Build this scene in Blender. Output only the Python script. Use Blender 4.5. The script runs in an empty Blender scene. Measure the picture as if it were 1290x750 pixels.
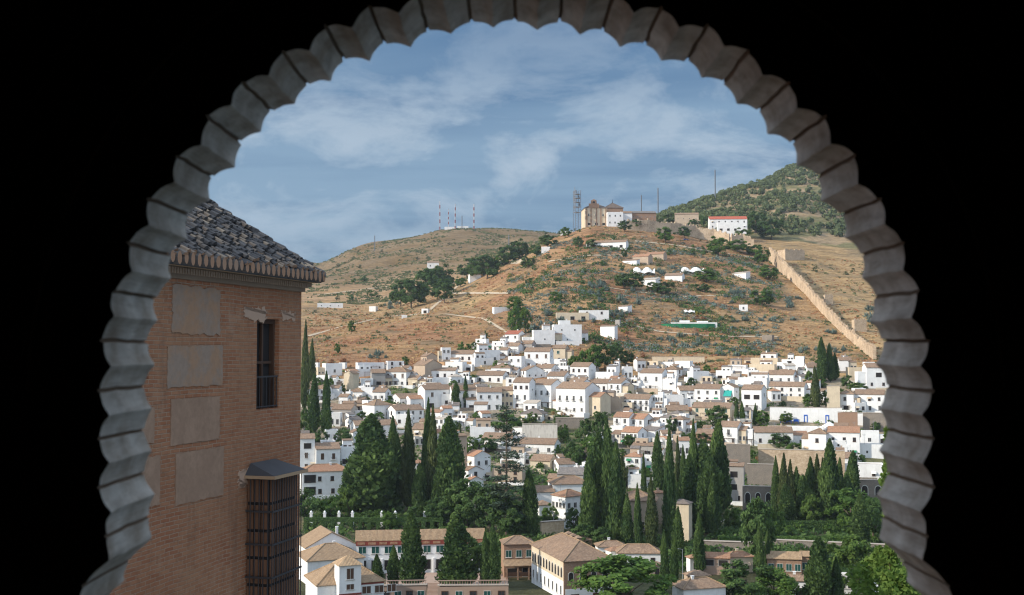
import bpy, bmesh, math, random
from mathutils import Vector, Matrix, noise
R = math.radians
rng = random.Random(7)
sc = bpy.context.scene
col = sc.collection

# ------------------------------------------------------------------ camera
F = 1433.0; PITCH = math.atan(65/F)
cam = bpy.data.cameras.new('camera'); camo = bpy.data.objects.new('camera', cam); col.objects.link(camo)
camo.location = (0, 0, 0); camo.rotation_euler = (R(90)+PITCH, 0, 0)
cam.sensor_width = 36; cam.lens = 40; cam.clip_start = 0.05; cam.clip_end = 9000
cam.dof.use_dof = True; cam.dof.focus_distance = 330; cam.dof.aperture_fstop = 6.5; cam.dof.aperture_blades = 0
sc.camera = camo

# ------------------------------------------------------------------ sky, sun, exposure
SUN_AZ, SUN_EL = 19.0, 28.0            # degrees behind due left, elevation
S = Vector((-math.cos(R(SUN_EL))*math.cos(R(SUN_AZ)), -math.cos(R(SUN_EL))*math.sin(R(SUN_AZ)), math.sin(R(SUN_EL))))
sc.view_settings.view_transform = 'Standard'; sc.view_settings.look = 'None'
sc.view_settings.exposure = 0.38; sc.view_settings.gamma = 1.0
sun = bpy.data.lights.new('sun', 'SUN'); suno = bpy.data.objects.new('sun', sun); col.objects.link(suno)
sun.energy = 4.1; sun.angle = R(0.5); sun.color = (1.0, 0.915, 0.79)
suno.rotation_euler = S.to_track_quat('Z', 'Y').to_euler(); suno.location = (-200, -50, 200)
wd = bpy.data.worlds.new('World'); sc.world = wd; wd.use_nodes = True
nt = wd.node_tree; nt.nodes.clear()
def wn(t, **k):
    n = nt.nodes.new(t)
    for a, b in k.items(): setattr(n, a, b)
    return n
def wl(a, b): nt.links.new(a, b)
def wmath(op, a, b=None):
    n = wn('ShaderNodeMath', operation=op)
    for i, v in enumerate((a, b)):
        if v is None: continue
        if isinstance(v, (int, float)): n.inputs[i].default_value = v
        else: wl(v, n.inputs[i])
    return n.outputs[0]
def wramp(fac, stops):
    n = wn('ShaderNodeValToRGB'); wl(fac, n.inputs[0]); e = n.color_ramp.elements
    while len(e) < len(stops): e.new(0.5)
    for i, (p, c) in enumerate(stops):
        e[i].position = p; e[i].color = (c[0], c[1], c[2], 1) if isinstance(c, tuple) else (c, c, c, 1)
    return n.outputs[0]
def wmix(f, a, b):
    n = wn('ShaderNodeMix', data_type='RGBA')
    for s, v in ((0, f), (6, a), (7, b)):
        if isinstance(v, (int, float)): n.inputs[s].default_value = v
        elif isinstance(v, tuple): n.inputs[s].default_value = (*v, 1)
        else: wl(v, n.inputs[s])
    return n.outputs[2]
sky = wn('ShaderNodeTexSky', sky_type='NISHITA'); sky.sun_disc = False
sky.sun_elevation = R(SUN_EL); sky.sun_rotation = R(270-SUN_AZ); sky.altitude = 700; sky.air_density = 1.3; sky.dust_density = 0.6; sky.ozone_density = 2.0
tc = wn('ShaderNodeTexCoord'); sx = wn('ShaderNodeSeparateXYZ'); wl(tc.outputs['Generated'], sx.inputs[0])
zz = wmath('MAXIMUM', wmath('ADD', sx.outputs[2], 0.10), 0.02)
cb = wn('ShaderNodeCombineXYZ'); wl(wmath('DIVIDE', sx.outputs[0], zz), cb.inputs[0]); wl(wmath('DIVIDE', sx.outputs[1], zz), cb.inputs[1])
def wnoise(scale, detail, rough, stretch, off, dist=0.0):
    mp = wn('ShaderNodeMapping'); wl(cb.outputs[0], mp.inputs[0]); mp.inputs['Scale'].default_value = stretch; mp.inputs['Location'].default_value = off
    n = wn('ShaderNodeTexNoise'); wl(mp.outputs[0], n.inputs['Vector']); n.inputs['Scale'].default_value = scale
    n.inputs['Detail'].default_value = detail; n.inputs['Roughness'].default_value = rough; n.inputs['Distortion'].default_value = dist
    return n.outputs[0]
big = wnoise(0.55, 5, 0.5, (0.7, 1.0, 1), (3.1, 1.7, 0))
cb2 = wn('ShaderNodeCombineXYZ'); wl(sx.outputs[0], cb2.inputs[0]); wl(wmath('MULTIPLY', sx.outputs[2], 2.1), cb2.inputs[1]); wl(wmath('MULTIPLY', sx.outputs[1], 0.6), cb2.inputs[2])
pn = wn('ShaderNodeTexNoise'); wl(cb2.outputs[0], pn.inputs['Vector']); pn.inputs['Scale'].default_value = 8.5; pn.inputs['Detail'].default_value = 10; pn.inputs['Roughness'].default_value = 0.62; pn.inputs['Distortion'].default_value = 0.3
puff = pn.outputs[0]
strk = wnoise(1.1, 6, 0.55, (0.45, 1.5, 1), (7.7, 2.2, 0), 0.4)
layer = wramp(wmath('ADD', wmath('MULTIPLY', big, 0.55), wmath('MULTIPLY', strk, 0.45)), [(0.40, 0.0), (0.58, 1.0)])
deck = wmix(layer, (0.5, 1.35, 2.75), (1.75, 2.85, 4.2))
c0 = wmix(0.86, sky.outputs[0], deck)            # grey-blue deck over clear sky
edge = wramp(puff, [(0.45, 0.0), (0.53, 0.55), (0.61, 1.0)])
low = wramp(sx.outputs[2], [(0.0, 0.3), (0.10, 0.5), (0.15, 0.9), (0.20, 0.7), (0.25, 0.3), (1.0, 0.3)])
c1 = wmix(wmath('MULTIPLY', edge, low), c0, (3.75, 4.6, 5.55))                           # lit cloud tops
# bright cloud added out of view behind the palace, to lift shaded faces
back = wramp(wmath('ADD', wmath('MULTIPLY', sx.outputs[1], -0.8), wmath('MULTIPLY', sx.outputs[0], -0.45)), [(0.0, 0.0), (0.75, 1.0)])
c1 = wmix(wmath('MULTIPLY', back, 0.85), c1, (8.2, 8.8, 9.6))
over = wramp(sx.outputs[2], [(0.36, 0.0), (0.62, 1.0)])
c1 = wmix(wmath('MULTIPLY', over, 0.8), c1, (8.6, 10.8, 14.0))  # unseen overhead cloud, added to brighten the arch jambs and outdoor shade
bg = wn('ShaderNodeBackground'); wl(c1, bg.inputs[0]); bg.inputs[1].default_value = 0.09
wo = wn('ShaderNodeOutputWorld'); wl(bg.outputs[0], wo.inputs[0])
sc.cycles.use_denoising = True
sc.cycles.max_bounces = 8; sc.cycles.diffuse_bounces = 4; sc.cycles.glossy_bounces = 2; sc.cycles.transmission_bounces = 4; sc.cycles.volume_bounces = 0
sc.cycles.caustics_reflective = False; sc.cycles.caustics_refractive = False
sc.cycles.filter_width = 1.2

# ------------------------------------------------------------------ materials
def new_mat(name, rough=0.85, spec=0.2):
    m = bpy.data.materials.new(name); m.use_nodes = True
    b = m.node_tree.nodes['Principled BSDF']
    b.inputs['Roughness'].default_value = rough; b.inputs['Specular IOR Level'].default_value = spec
    return m, m.node_tree, b
class NT:
    def __init__(s, t): s.t = t
    def n(s, typ, **k):
        n = s.t.nodes.new(typ)
        for a, b in k.items(): setattr(n, a, b)
        return n
    def l(s, a, b): s.t.links.new(a, b)
    def setin(s, sock, v):
        if isinstance(v, (int, float)): sock.default_value = v
        elif isinstance(v, tuple): sock.default_value = (*v, 1) if len(v) == 3 and sock.type == 'RGBA' else v
        else: s.l(v, sock)
    def coord(s, kind='Object'): return s.n('ShaderNodeTexCoord').outputs[kind]
    def noise(s, vec, scale, detail=4, rough=0.55, stretch=None, dist=0):
        if stretch:
            mp = s.n('ShaderNodeMapping'); s.l(vec, mp.inputs[0]); mp.inputs['Scale'].default_value = stretch; vec = mp.outputs[0]
        n = s.n('ShaderNodeTexNoise'); s.l(vec, n.inputs['Vector']); n.inputs['Scale'].default_value = scale
        n.inputs['Detail'].default_value = detail; n.inputs['Roughness'].default_value = rough; n.inputs['Distortion'].default_value = dist
        return n.outputs[0]
    def ramp(s, fac, stops):
        n = s.n('ShaderNodeValToRGB'); s.l(fac, n.inputs[0]); e = n.color_ramp.elements
        while len(e) < len(stops): e.new(0.5)
        for i, (p, c) in enumerate(stops):
            e[i].position = p; e[i].color = (*c, 1) if isinstance(c, tuple) else (c, c, c, 1)
        return n.outputs[0]
    def mix(s, f, a, b, blend='MIX'):
        n = s.n('ShaderNodeMix', data_type='RGBA', blend_type=blend)
        for i, v in ((0, f), (6, a), (7, b)): s.setin(n.inputs[i], v)
        return n.outputs[2]
    def math(s, op, a, b=None):
        n = s.n('ShaderNodeMath', operation=op); s.setin(n.inputs[0], a)
        if b is not None: s.setin(n.inputs[1], b)
        return n.outputs[0]
    def rand(s): return s.n('ShaderNodeObjectInfo').outputs['Random']
    def bump(s, h, strength, dist, bsdf):
        n = s.n('ShaderNodeBump'); s.l(h, n.inputs['Height']); n.inputs['Strength'].default_value = strength; n.inputs['Distance'].default_value = dist
        s.l(n.outputs[0], bsdf.inputs['Normal'])
def sc3(c, k): return tuple(min(1, x*k) for x in c)

def plaster(name, c, dirt=(0.30, 0.25, 0.2), amt=0.35, rough=0.9, bump=0.15):
    m, t, b = new_mat(name, rough, 0.1); g = NT(t); v = g.coord()
    n1 = g.noise(v, 0.35, 6, 0.6); n2 = g.noise(v, 1.6, 5, 0.6, (1, 1, 0.22))
    c1 = g.mix(g.ramp(n1, [(0.35, 0.0), (0.7, 1.0)]), c, sc3(c, 0.84))
    c2 = g.mix(g.math('MULTIPLY', g.ramp(n2, [(0.52, 0.0), (0.78, 1.0)]), amt), c1, dirt)
    c3 = g.mix(g.math('MULTIPLY', g.rand(), 0.09), c2, (0.62, 0.52, 0.40))
    g.l(c3, b.inputs['Base Color']); g.bump(g.noise(v, 5, 4), bump, 0.05, b)
    return m
def flat(name, c, rough=0.8, spec=0.2, metal=0, var=0.25):
    m, t, b = new_mat(name, rough, spec); g = NT(t); v = g.coord()
    g.l(g.mix(g.ramp(g.noise(v, 1.3, 5, 0.6), [(0.3, 0.0), (0.75, 1.0)]), c, sc3(c, 1-var)), b.inputs['Base Color'])
    b.inputs['Metallic'].default_value = metal
    return m
def rooftile(name, c1, c2, c3):
    m, t, b = new_mat(name, 0.9, 0.1); g = NT(t); v = g.coord()
    a = g.noise(v, 0.5, 5, 0.65); f = g.noise(v, 3.0, 4, 0.8)
    vo = g.n('ShaderNodeTexVoronoi'); g.l(v, vo.inputs['Vector']); vo.inputs['Scale'].default_value = 2.6; vs = g.n('ShaderNodeSeparateColor'); g.l(vo.outputs['Color'], vs.inputs[0])
    k = g.mix(g.ramp(a, [(0.36, 0.0), (0.64, 1.0)]), c1, c2)
    k = g.mix(g.ramp(f, [(0.45, 0.0), (0.68, 0.85)]), k, c3)
    k = g.mix(g.math('MULTIPLY', g.ramp(vs.outputs[0], [(0.2, 0.0), (0.9, 1.0)]), 0.4), k, sc3(c2, 0.6)); k = g.mix(g.math('MULTIPLY', g.ramp(vs.outputs[1], [(0.6, 0.0), (1.0, 1.0)]), 0.4), k, sc3(c3, 1.15))
    k = g.mix(g.math('MULTIPLY', g.rand(), 0.45), k, (0.17, 0.115, 0.08))
    sp = g.n('ShaderNodeSeparateXYZ'); g.l(v, sp.inputs[0])
    wv = g.math('SINE', g.math('MULTIPLY', sp.outputs[0], 22.0)); 
    k = g.mix(g.math('MULTIPLY', g.ramp(wv, [(0.3, 1.0), (0.75, 0.0)]), 0.10), k, sc3(c1, 0.45))
    g.l(k, b.inputs['Base Color']); g.bump(g.math('ADD', f, g.math('MULTIPLY', wv, 0.3)), 0.5, 0.12, b)
    return m
def stone(name, c1, c2, c3, scale=0.9):
    m, t, b = new_mat(name, 0.95, 0.1); g = NT(t); v = g.coord()
    vo = g.n('ShaderNodeTexVoronoi', feature='F1'); g.l(v, vo.inputs['Vector']); vo.inputs['Scale'].default_value = scale*3.5
    n = g.noise(v, scale*0.5, 7, 0.65); f = g.noise(v, scale*3, 5, 0.7, (1, 1, 1.8))
    k = g.mix(g.ramp(n, [(0.35, 0.0), (0.65, 1.0)]), c1, c2); k = g.mix(g.ramp(f, [(0.45, 0.0), (0.7, 0.8)]), k, c3)
    g.l(k, b.inputs['Base Color']); g.bump(g.math('ADD', f, vo.outputs[0]), 0.5, 0.08, b)
    return m
def leafmat(name, c1, c2, trans=0.35):
    m, t, b = new_mat(name, 0.75, 0.15); g = NT(t)
    at = g.n('ShaderNodeAttribute', attribute_name='tone')
    k = g.mix(at.outputs['Fac'], c1, c2)
    k = g.mix(g.math('MULTIPLY', g.rand(), 0.35), k, sc3(c1, 0.75))
    g.l(k, b.inputs['Base Color'])
    tr = g.n('ShaderNodeBsdfTranslucent'); g.l(k, tr.inputs[0])
    mx = g.n('ShaderNodeMixShader'); mx.inputs[0].default_value = trans
    g.l(b.outputs[0], mx.inputs[1]); g.l(tr.outputs[0], mx.inputs[2])
    g.l(mx.outputs[0], t.nodes['Material Output'].inputs[0])
    return m
M = {}
M['white'] = plaster('white_limewash', (0.80, 0.80, 0.79), (0.42, 0.39, 0.36), amt=0.3)
M['cream'] = plaster('cream_plaster', (0.62, 0.52, 0.38), amt=0.4)
M['tan'] = plaster('tan_render', (0.46, 0.36, 0.27), amt=0.35)
M['grey'] = plaster('grey_render', (0.36, 0.34, 0.32), amt=0.5)
M['ochre'] = plaster('ochre_render', (0.55, 0.33, 0.17), amt=0.3)
M['pink'] = plaster('pinkish_render', (0.36, 0.245, 0.185), amt=0.45)
M['stain'] = plaster('stained_plaster', (0.66, 0.62, 0.55), (0.26, 0.22, 0.19), 0.95)
M['stone'] = stone('rubble_stone', (0.24, 0.20, 0.165), (0.17, 0.15, 0.13), (0.32, 0.28, 0.23))
M['rammed'] = stone('rammed_earth', (0.54, 0.41, 0.28), (0.30, 0.215, 0.145), (0.64, 0.52, 0.38), 0.3)
M['brickfar'] = stone('weathered_brickwork', (0.30, 0.18, 0.12), (0.25, 0.16, 0.11), (0.38, 0.27, 0.19), 1.4)
M['roof'] = rooftile('brown_roof_tiles', (0.30, 0.19, 0.125), (0.205, 0.14, 0.10), (0.39, 0.275, 0.185))
M['roofred'] = rooftile('orange_roof_tiles', (0.41, 0.20, 0.12), (0.32, 0.165, 0.10), (0.46, 0.30, 0.19))
M['rooftan'] = rooftile('sandy_roof_tiles', (0.43, 0.285, 0.165), (0.32, 0.215, 0.13), (0.50, 0.36, 0.22))
M['roofgrey'] = rooftile('grey_roof_tiles', (0.21, 0.185, 0.165), (0.15, 0.14, 0.135), (0.27, 0.23, 0.2))
M['roofdark'] = rooftile('dark_roof_tiles', (0.13, 0.105, 0.09), (0.10, 0.085, 0.075), (0.17, 0.13, 0.11))
M['redroof'] = rooftile('red_roof_tiles', (0.46, 0.10, 0.06), (0.38, 0.09, 0.055), (0.5, 0.17, 0.1))
M['terr'] = plaster('terrace_paving', (0.42, 0.36, 0.30), amt=0.5)
M['terrcot'] = plaster('terracotta_paving', (0.46, 0.22, 0.14), amt=0.4)
M['glass'] = flat('dark_window_glass', (0.035, 0.037, 0.042), 0.25, 0.5)
M['void'] = flat('painted_dark_interior', (0.035, 0.03, 0.028), 0.9, 0.1)  # dark panel colour stands in for the shade inside openings
M['shut'] = flat('brown_shutters', (0.10, 0.055, 0.035), 0.7)
M['green'] = flat('green_shutters', (0.012, 0.075, 0.062), 0.6)
M['teal'] = flat('teal_awning_cloth', (0.03, 0.34, 0.30), 0.8)
M['frame'] = flat('pale_window_frame', (0.60, 0.58, 0.54), 0.7)
M['iron'] = flat('dark_iron', (0.035, 0.03, 0.03), 0.6, 0.4, 0.0)
M['wood'] = flat('dark_timber', (0.085, 0.045, 0.028), 0.75)
M['redwood'] = flat('red_painted_timber', (0.25, 0.055, 0.04), 0.75)
M['blue'] = flat('blue_paint', (0.03, 0.13, 0.52), 0.6)
M['steel'] = flat('galvanised_steel', (0.25, 0.26, 0.28), 0.5, 0.4)
M['redp'] = flat('red_mast_paint', (0.40, 0.10, 0.08), 0.6)
M['whp'] = flat('white_mast_paint', (0.7, 0.7, 0.7), 0.6)
M['cloth'] = flat('white_canvas', (0.8, 0.78, 0.73), 0.9)
M['netgreen'] = flat('green_netting', (0.03, 0.20, 0.09), 0.9)
M['bark'] = flat('tree_bark', (0.13, 0.10, 0.075), 0.95, 0.1)
M['cyp'] = leafmat('cypress_foliage', (0.044, 0.088, 0.030), (0.15, 0.225, 0.062), 0.35)
M['cyplite'] = leafmat('pale_cypress_foliage', (0.055, 0.085, 0.03), (0.17, 0.20, 0.07), 0.3)
M['dark'] = leafmat('dark_broadleaf', (0.044, 0.090, 0.028), (0.145, 0.225, 0.062), 0.42)
M['leaf'] = leafmat('green_broadleaf', (0.06, 0.125, 0.025), (0.19, 0.30, 0.065), 0.48)
M['lime'] = leafmat('yellow_green_leaves', (0.065, 0.125, 0.025), (0.19, 0.27, 0.06), 0.45)
M['olive'] = leafmat('olive_scrub', (0.06, 0.075, 0.03), (0.16, 0.165, 0.07), 0.3)
M['agave'] = leafmat('blue_grey_agave', (0.085, 0.125, 0.105), (0.20, 0.255, 0.22), 0.1)
M['straw'] = leafmat('dry_straw', (0.30, 0.165, 0.07), (0.50, 0.335, 0.16), 0.3)
M['rust'] = leafmat('rusty_dry_leaves', (0.22, 0.09, 0.04), (0.38, 0.19, 0.09), 0.3)
M['yellow'] = leafmat('yellow_broom', (0.20, 0.17, 0.03), (0.45, 0.36, 0.07), 0.3)
M['pine'] = leafmat('pine_foliage', (0.062, 0.085, 0.035), (0.18, 0.21, 0.085), 0.25)

# ------------------------------------------------------------------ helpers
class MB:
    def __init__(s): s.v = []; s.f = []; s.m = []; s.tone = []
    def quad(s, a, b, c, d, m=0):
        i = len(s.v); s.v += [a, b, c, d]; s.f.append((i, i+1, i+2, i+3)); s.m.append(m)
    def poly(s, pts, m=0):
        i = len(s.v); s.v += list(pts); s.f.append(tuple(range(i, i+len(pts)))); s.m.append(m)
    def box(s, x0, x1, y0, y1, z0, z1, m=0):
        i = len(s.v)
        s.v += [(x0,y0,z0),(x1,y0,z0),(x1,y1,z0),(x0,y1,z0),(x0,y0,z1),(x1,y0,z1),(x1,y1,z1),(x0,y1,z1)]
        for f in ((0,3,2,1),(4,5,6,7),(0,1,5,4),(1,2,6,5),(2,3,7,6),(3,0,4,7)):
            s.f.append(tuple(i+k for k in f)); s.m.append(m)
    def prism(s, poly, axis, a0, a1, m=0):
        # poly: list of (u, z) ccw; extruded along 'x' (u = y) or 'y' (u = x)
        n = len(poly); i = len(s.v)
        for a in (a0, a1):
            for (u, z) in poly: s.v.append((a, u, z) if axis == 'x' else (u, a, z))
        s.f.append(tuple(i+k for k in range(n))); s.f.append(tuple(i+n+k for k in reversed(range(n)))); s.m += [m, m]
        for k in range(n):
            j = (k+1) % n; s.f.append((i+k, i+n+k, i+n+j, i+j)); s.m.append(m)
    def tube(s, p0, p1, r0, r1, n=8, m=0):
        p0 = Vector(p0); p1 = Vector(p1); d = (p1-p0).normalized()
        a = d.orthogonal().normalized(); b = d.cross(a); i = len(s.v)
        for p, r in ((p0, r0), (p1, r1)):
            for k in range(n):
                t = 2*math.pi*k/n; s.v.append(tuple(p + a*(math.cos(t)*r) + b*(math.sin(t)*r)))
        for k in range(n):
            j = (k+1) % n; s.f.append((i+k, i+j, i+n+j, i+n+k)); s.m.append(m)
        s.f.append(tuple(i+k for k in reversed(range(n)))); s.f.append(tuple(i+n+k for k in range(n))); s.m += [m, m]
    def mesh(s, name, mats, fixn=True, smooth=False):
        me = bpy.data.meshes.new(name); me.from_pydata([tuple(p) for p in s.v], [], s.f)
        for mm in mats: me.materials.append(mm)
        me.polygons.foreach_set('material_index', s.m)
        if s.tone:
            at = me.attributes.new('tone', 'FLOAT', 'FACE'); at.data.foreach_set('value', s.tone)
        if fixn:
            bm = bmesh.new(); bm.from_mesh(me); bmesh.ops.recalc_face_normals(bm, faces=bm.faces); bm.to_mesh(me); bm.free()
        if smooth: me.polygons.foreach_set('use_smooth', [True]*len(me.polygons))
        me.update(); return me
    def build(s, name, mats, parent=None, **k):
        if not isinstance(mats, (list, tuple)): mats = [mats]
        return link(name, s.mesh(name, mats, **k), parent)
def link(name, me, parent=None):
    o = bpy.data.objects.new(name, me); col.objects.link(o)
    if parent: o.parent = parent
    return o
def tag(o, label=None, cat=None, group=None, kind=None):
    if label: o['label'] = label
    if cat: o['category'] = cat
    if group: o['group'] = group
    if kind: o['kind'] = kind
    return o
def empty(name, loc, rz=0, scale=(1, 1, 1)):
    o = bpy.data.objects.new(name, None); col.objects.link(o); o.location = loc; o.rotation_euler = (0, 0, rz); o.scale = scale
    o.empty_display_size = 0.5
    return o

# ------------------------------------------------------------------ terrain
def ray(px, py):
    a = (px-645)/F; b = (375-py)/F; c, s_ = math.cos(PITCH), math.sin(PITCH)
    return Vector((a, c - b*s_, s_ + b*c))
def zrow(row, Y):
    d = ray(645, row); return d.z/d.y*Y
COLS = [250, 400, 470, 570, 650, 700, 750, 800, 850, 900, 950, 1000, 1060, 1120, 1300]
NEAR = [(6, 'z', -24), (60, 'z', -40), (150, 'z', -52), (250, 'r', 752), (300, 'r', 702), (345, 'r', 656), (390, 'r', 612), (440, 'r', 562), (500, 'r', 512)]
#        Y:   560  600  640  700  800  900  950 1000 1150 1300 1450 1600 1750 2000 2600
FARY =   [560, 600, 640, 700, 800, 900, 950, 1000, 1150, 1300, 1450, 1600, 1750, 2000, 2600]
FAR = {
 250:  [468, 447, 436, 424, 408, 396, 390, 384, 370, 356, 350, 345, 338, 342, 370],
 400:  [468, 447, 436, 424, 408, 396, 390, 384, 368, 354, 347, 340, 333, 338, 365],
 470:  [468, 446, 433, 418, 403, 397, 391, 384, 365, 350, 330, 314, 304, 312, 350],
 570:  [468, 444, 429, 409, 389, 376, 371, 366, 350, 335, 318, 300, 289, 303, 345],
 650:  [467, 440, 423, 396, 366, 344, 337, 331, 321, 317, 308, 299, 292, 305, 345],
 700:  [466, 438, 418, 386, 345, 315, 303, 299, 301, 303, 302, 300, 297, 310, 345],
 750:  [467, 440, 420, 384, 341, 303, 287, 286, 290, 295, 297, 298, 300, 310, 345],
 800:  [466, 444, 426, 389, 345, 307, 292, 287, 282, 284, 290, 296, 300, 310, 345],
 850:  [465, 446, 429, 393, 348, 314, 300, 291, 277, 269, 267, 272, 282, 300, 345],
 900:  [465, 447, 431, 397, 354, 322, 311, 302, 281, 264, 252, 249, 255, 285, 345],
 950:  [465, 448, 433, 402, 362, 332, 320, 309, 281, 257, 240, 232, 238, 270, 345],
 1000: [464, 449, 436, 407, 371, 341, 328, 315, 281, 250, 227, 213, 214, 250, 345],
 1060: [464, 451, 440, 413, 380, 350, 337, 324, 290, 255, 226, 207, 198, 235, 345],
 1120: [464, 452, 442, 416, 384, 355, 342, 330, 296, 260, 226, 202, 190, 225, 345],
 1300: [464, 453, 443, 418, 386, 357, 344, 332, 298, 262, 226, 200, 185, 220, 345],
}
YK = [n[0] for n in NEAR] + FARY
ZT = []
for c in COLS:
    zs = [n[2] if n[1] == 'z' else zrow(n[2], n[0]) for n in NEAR] + [zrow(r, y) for r, y in zip(FAR[c], FARY)]
    ZT.append(zs)
def lerp_idx(arr, v):
    if v <= arr[0]: return 0, 0.0
    if v >= arr[-1]: return len(arr)-2, 1.0
    lo, hi = 0, len(arr)-1
    while hi-lo > 1:
        m = (lo+hi)//2
        if arr[m] <= v: lo = m
        else: hi = m
    return lo, (v-arr[lo])/(arr[hi]-arr[lo])
def _colz(j, Y):
    i, t = lerp_idx(YK, Y); zs = ZT[j]
    h = YK[i+1]-YK[i]; d = (zs[i+1]-zs[i])/h
    def slope(k):
        if k <= 0 or k >= len(YK)-1: return d
        a = (zs[k]-zs[k-1])/(YK[k]-YK[k-1]); b = (zs[k+1]-zs[k])/(YK[k+1]-YK[k])
        return (a+b)/2
    m0, m1 = slope(i), slope(i+1)
    t2, t3 = t*t, t*t*t
    return (2*t3-3*t2+1)*zs[i] + (t3-2*t2+t)*h*m0 + (-2*t3+3*t2)*zs[i+1] + (t3-t2)*h*m1
def terr(c, Y):
    j, t = lerp_idx(COLS, c); t = t*t*(3-2*t)*0.5 + t*0.5
    z = _colz(j, Y)*(1-t) + _colz(j+1, Y)*t
    X = (c-645)/F*Y
    if Y > 560:
        k = min(1, (Y-560)/150)
        z += k*(noise.noise(Vector((X/60, Y/60, 0)))*1.8 + noise.noise(Vector((X/22, Y/22, 3)))*0.8)
        if Y > 1100: 
            kk = min(1, (Y-1100)/300); z += kk*(noise.noise(Vector((X/140, Y/140, 7)))*6 + noise.noise(Vector((X/45, Y/60, 9)))*2.5)
    return z
def terrXY(X, Y): return terr(X/Y*F+645, Y)
def hit(px, py, y0=230, y1=2200):
    d = ray(px, py); c = d.x/d.y*F+645; k = d.z/d.y; Y = y0; step = 4.0
    while Y < y1:
        if k*Y <= terr(c, Y):
            lo, hi = Y-step, Y
            for _ in range(18):
                m = (lo+hi)/2
                if k*m <= terr(c, m): hi = m
                else: lo = m
            return Vector((d.x/d.y*hi, hi, k*hi))
        Y += step
    Yb = max((560+10*i for i in range(150)), key=lambda v: terr(c, v)/v)      # over the skyline: stand it on the crest
    return Vector((d.x/d.y*Yb, Yb, terr(c, Yb)))
def WALLCOL(Y):          # column of the ridge wall at a depth
    return lerp_tab([(560, 1118), (600, 1103), (700, 1065), (800, 1030), (900, 990), (960, 970), (2000, 970)], Y)
def lerp_tab(tab, v):
    xs = [a for a, _ in tab]; i, t = lerp_idx(xs, v); return tab[i][1]*(1-t)+tab[i+1][1]*t
def ground_tint(c, Y):
    g = noise.noise(Vector(((c-645)/F*Y/40, Y/40, 5)))
    if Y < 335: base = (0.075, 0.075, 0.04)
    elif Y < 400: base = (0.15, 0.135, 0.08)
    elif Y < 545:
        base = (0.27, 0.225, 0.17) if g > -0.15 else (0.13, 0.13, 0.07)
    elif Y < 1050 and c < 1200:
        a, b, d = (0.262, 0.134, 0.074), (0.355, 0.238, 0.122), (0.16, 0.125, 0.08)
        u = 0.36 + 0.6*g + max(0, (c-880)/400)
        if c < 600 and Y > 760: u += 0.25; a = (0.29, 0.18, 0.105)
        if c > WALLCOL(Y): u = 0.9
        u = max(0, min(1, u)); base = tuple(a[k]*(1-u)+b[k]*u for k in range(3))
        g2 = noise.noise(Vector(((c-645)/F*Y/25, Y/25, 15)))
        q = max(0, min(0.6, (g2-0.1)*2)); base = tuple(base[k]*(1-q)+d[k]*q for k in range(3))
    elif c > 790: base = (0.30, 0.215, 0.13) if g > 0 else (0.17, 0.15, 0.075)
    else:
        t = max(0, min(1, (Y-1050)/350)); t = t*t*(3-2*t)
        p, q = (0.33, 0.215, 0.125), (0.18, 0.125, 0.072)
        base = tuple(p[k]*(1-t)+q[k]*t + 0.03*g for k in range(3))
    return base
def build_terrain():
    ys = []; y = 6.0
    while y < 2600:
        ys.append(y); y += max(3.0, y*0.0085)
    cs = [-400, -250, -120, 0, 120] + [230+ i*5.5 for i in range(176)] + [1230, 1300, 1400, 1550, 1700]
    v = []; f = []; cl = []
    for Y in ys:
        for c in cs:
            v.append(((c-645)/F*Y, Y, terr(c, Y))); cl.append((*ground_tint(c, Y), 1))
    nc = len(cs)
    for i in range(len(ys)-1):
        for j in range(nc-1): f.append((i*nc+j, i*nc+j+1, (i+1)*nc+j+1, (i+1)*nc+j))
    me = bpy.data.meshes.new('terrain'); me.from_pydata(v, [], f)
    at = me.attributes.new('tint', 'FLOAT_COLOR', 'POINT'); at.data.foreach_set('color', [x for q in cl for x in q])
    me.polygons.foreach_set('use_smooth', [True]*len(me.polygons))
    m, t, b = new_mat('hillside_earth', 0.95, 0.05); g = NT(t); p = g.n('ShaderNodeNewGeometry').outputs['Position']
    a = g.n('ShaderNodeAttribute', attribute_name='tint').outputs['Color']
    n1 = g.noise(p, 0.055, 8, 0.65, (1, 1, 3)); n2 = g.noise(p, 0.35, 6, 0.7); n3 = g.noise(p, 0.02, 5, 0.6, (0.5, 1.0, 7), 1.0)
    k = g.mix(g.ramp(n1, [(0.38, 0.0), (0.62, 0.75)]), a, g.mix(1.0, a, (1.35, 1.30, 1.15), 'MULTIPLY'))
    k = g.mix(g.ramp(n2, [(0.48, 0.0), (0.66, 0.7)]), k, g.mix(1.0, a, (0.46, 0.48, 0.44), 'MULTIPLY'))
    k = g.mix(g.ramp(n3, [(0.42, 0.0), (0.46, 0.7), (0.50, 0.0), (0.55, 0.0), (0.585, 0.75), (0.63, 0.0)]), k, g.mix(1.0, a, (0.5, 0.48, 0.42), 'MULTIPLY'))
    g.l(k, b.inputs['Base Color']); g.bump(g.math('ADD', n2, g.math('MULTIPLY', n1, 1.5)), 0.7, 1.5, b)
    me.materials.append(m)
    tag(link('terrain', me), kind='structure')
build_terrain()

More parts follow.
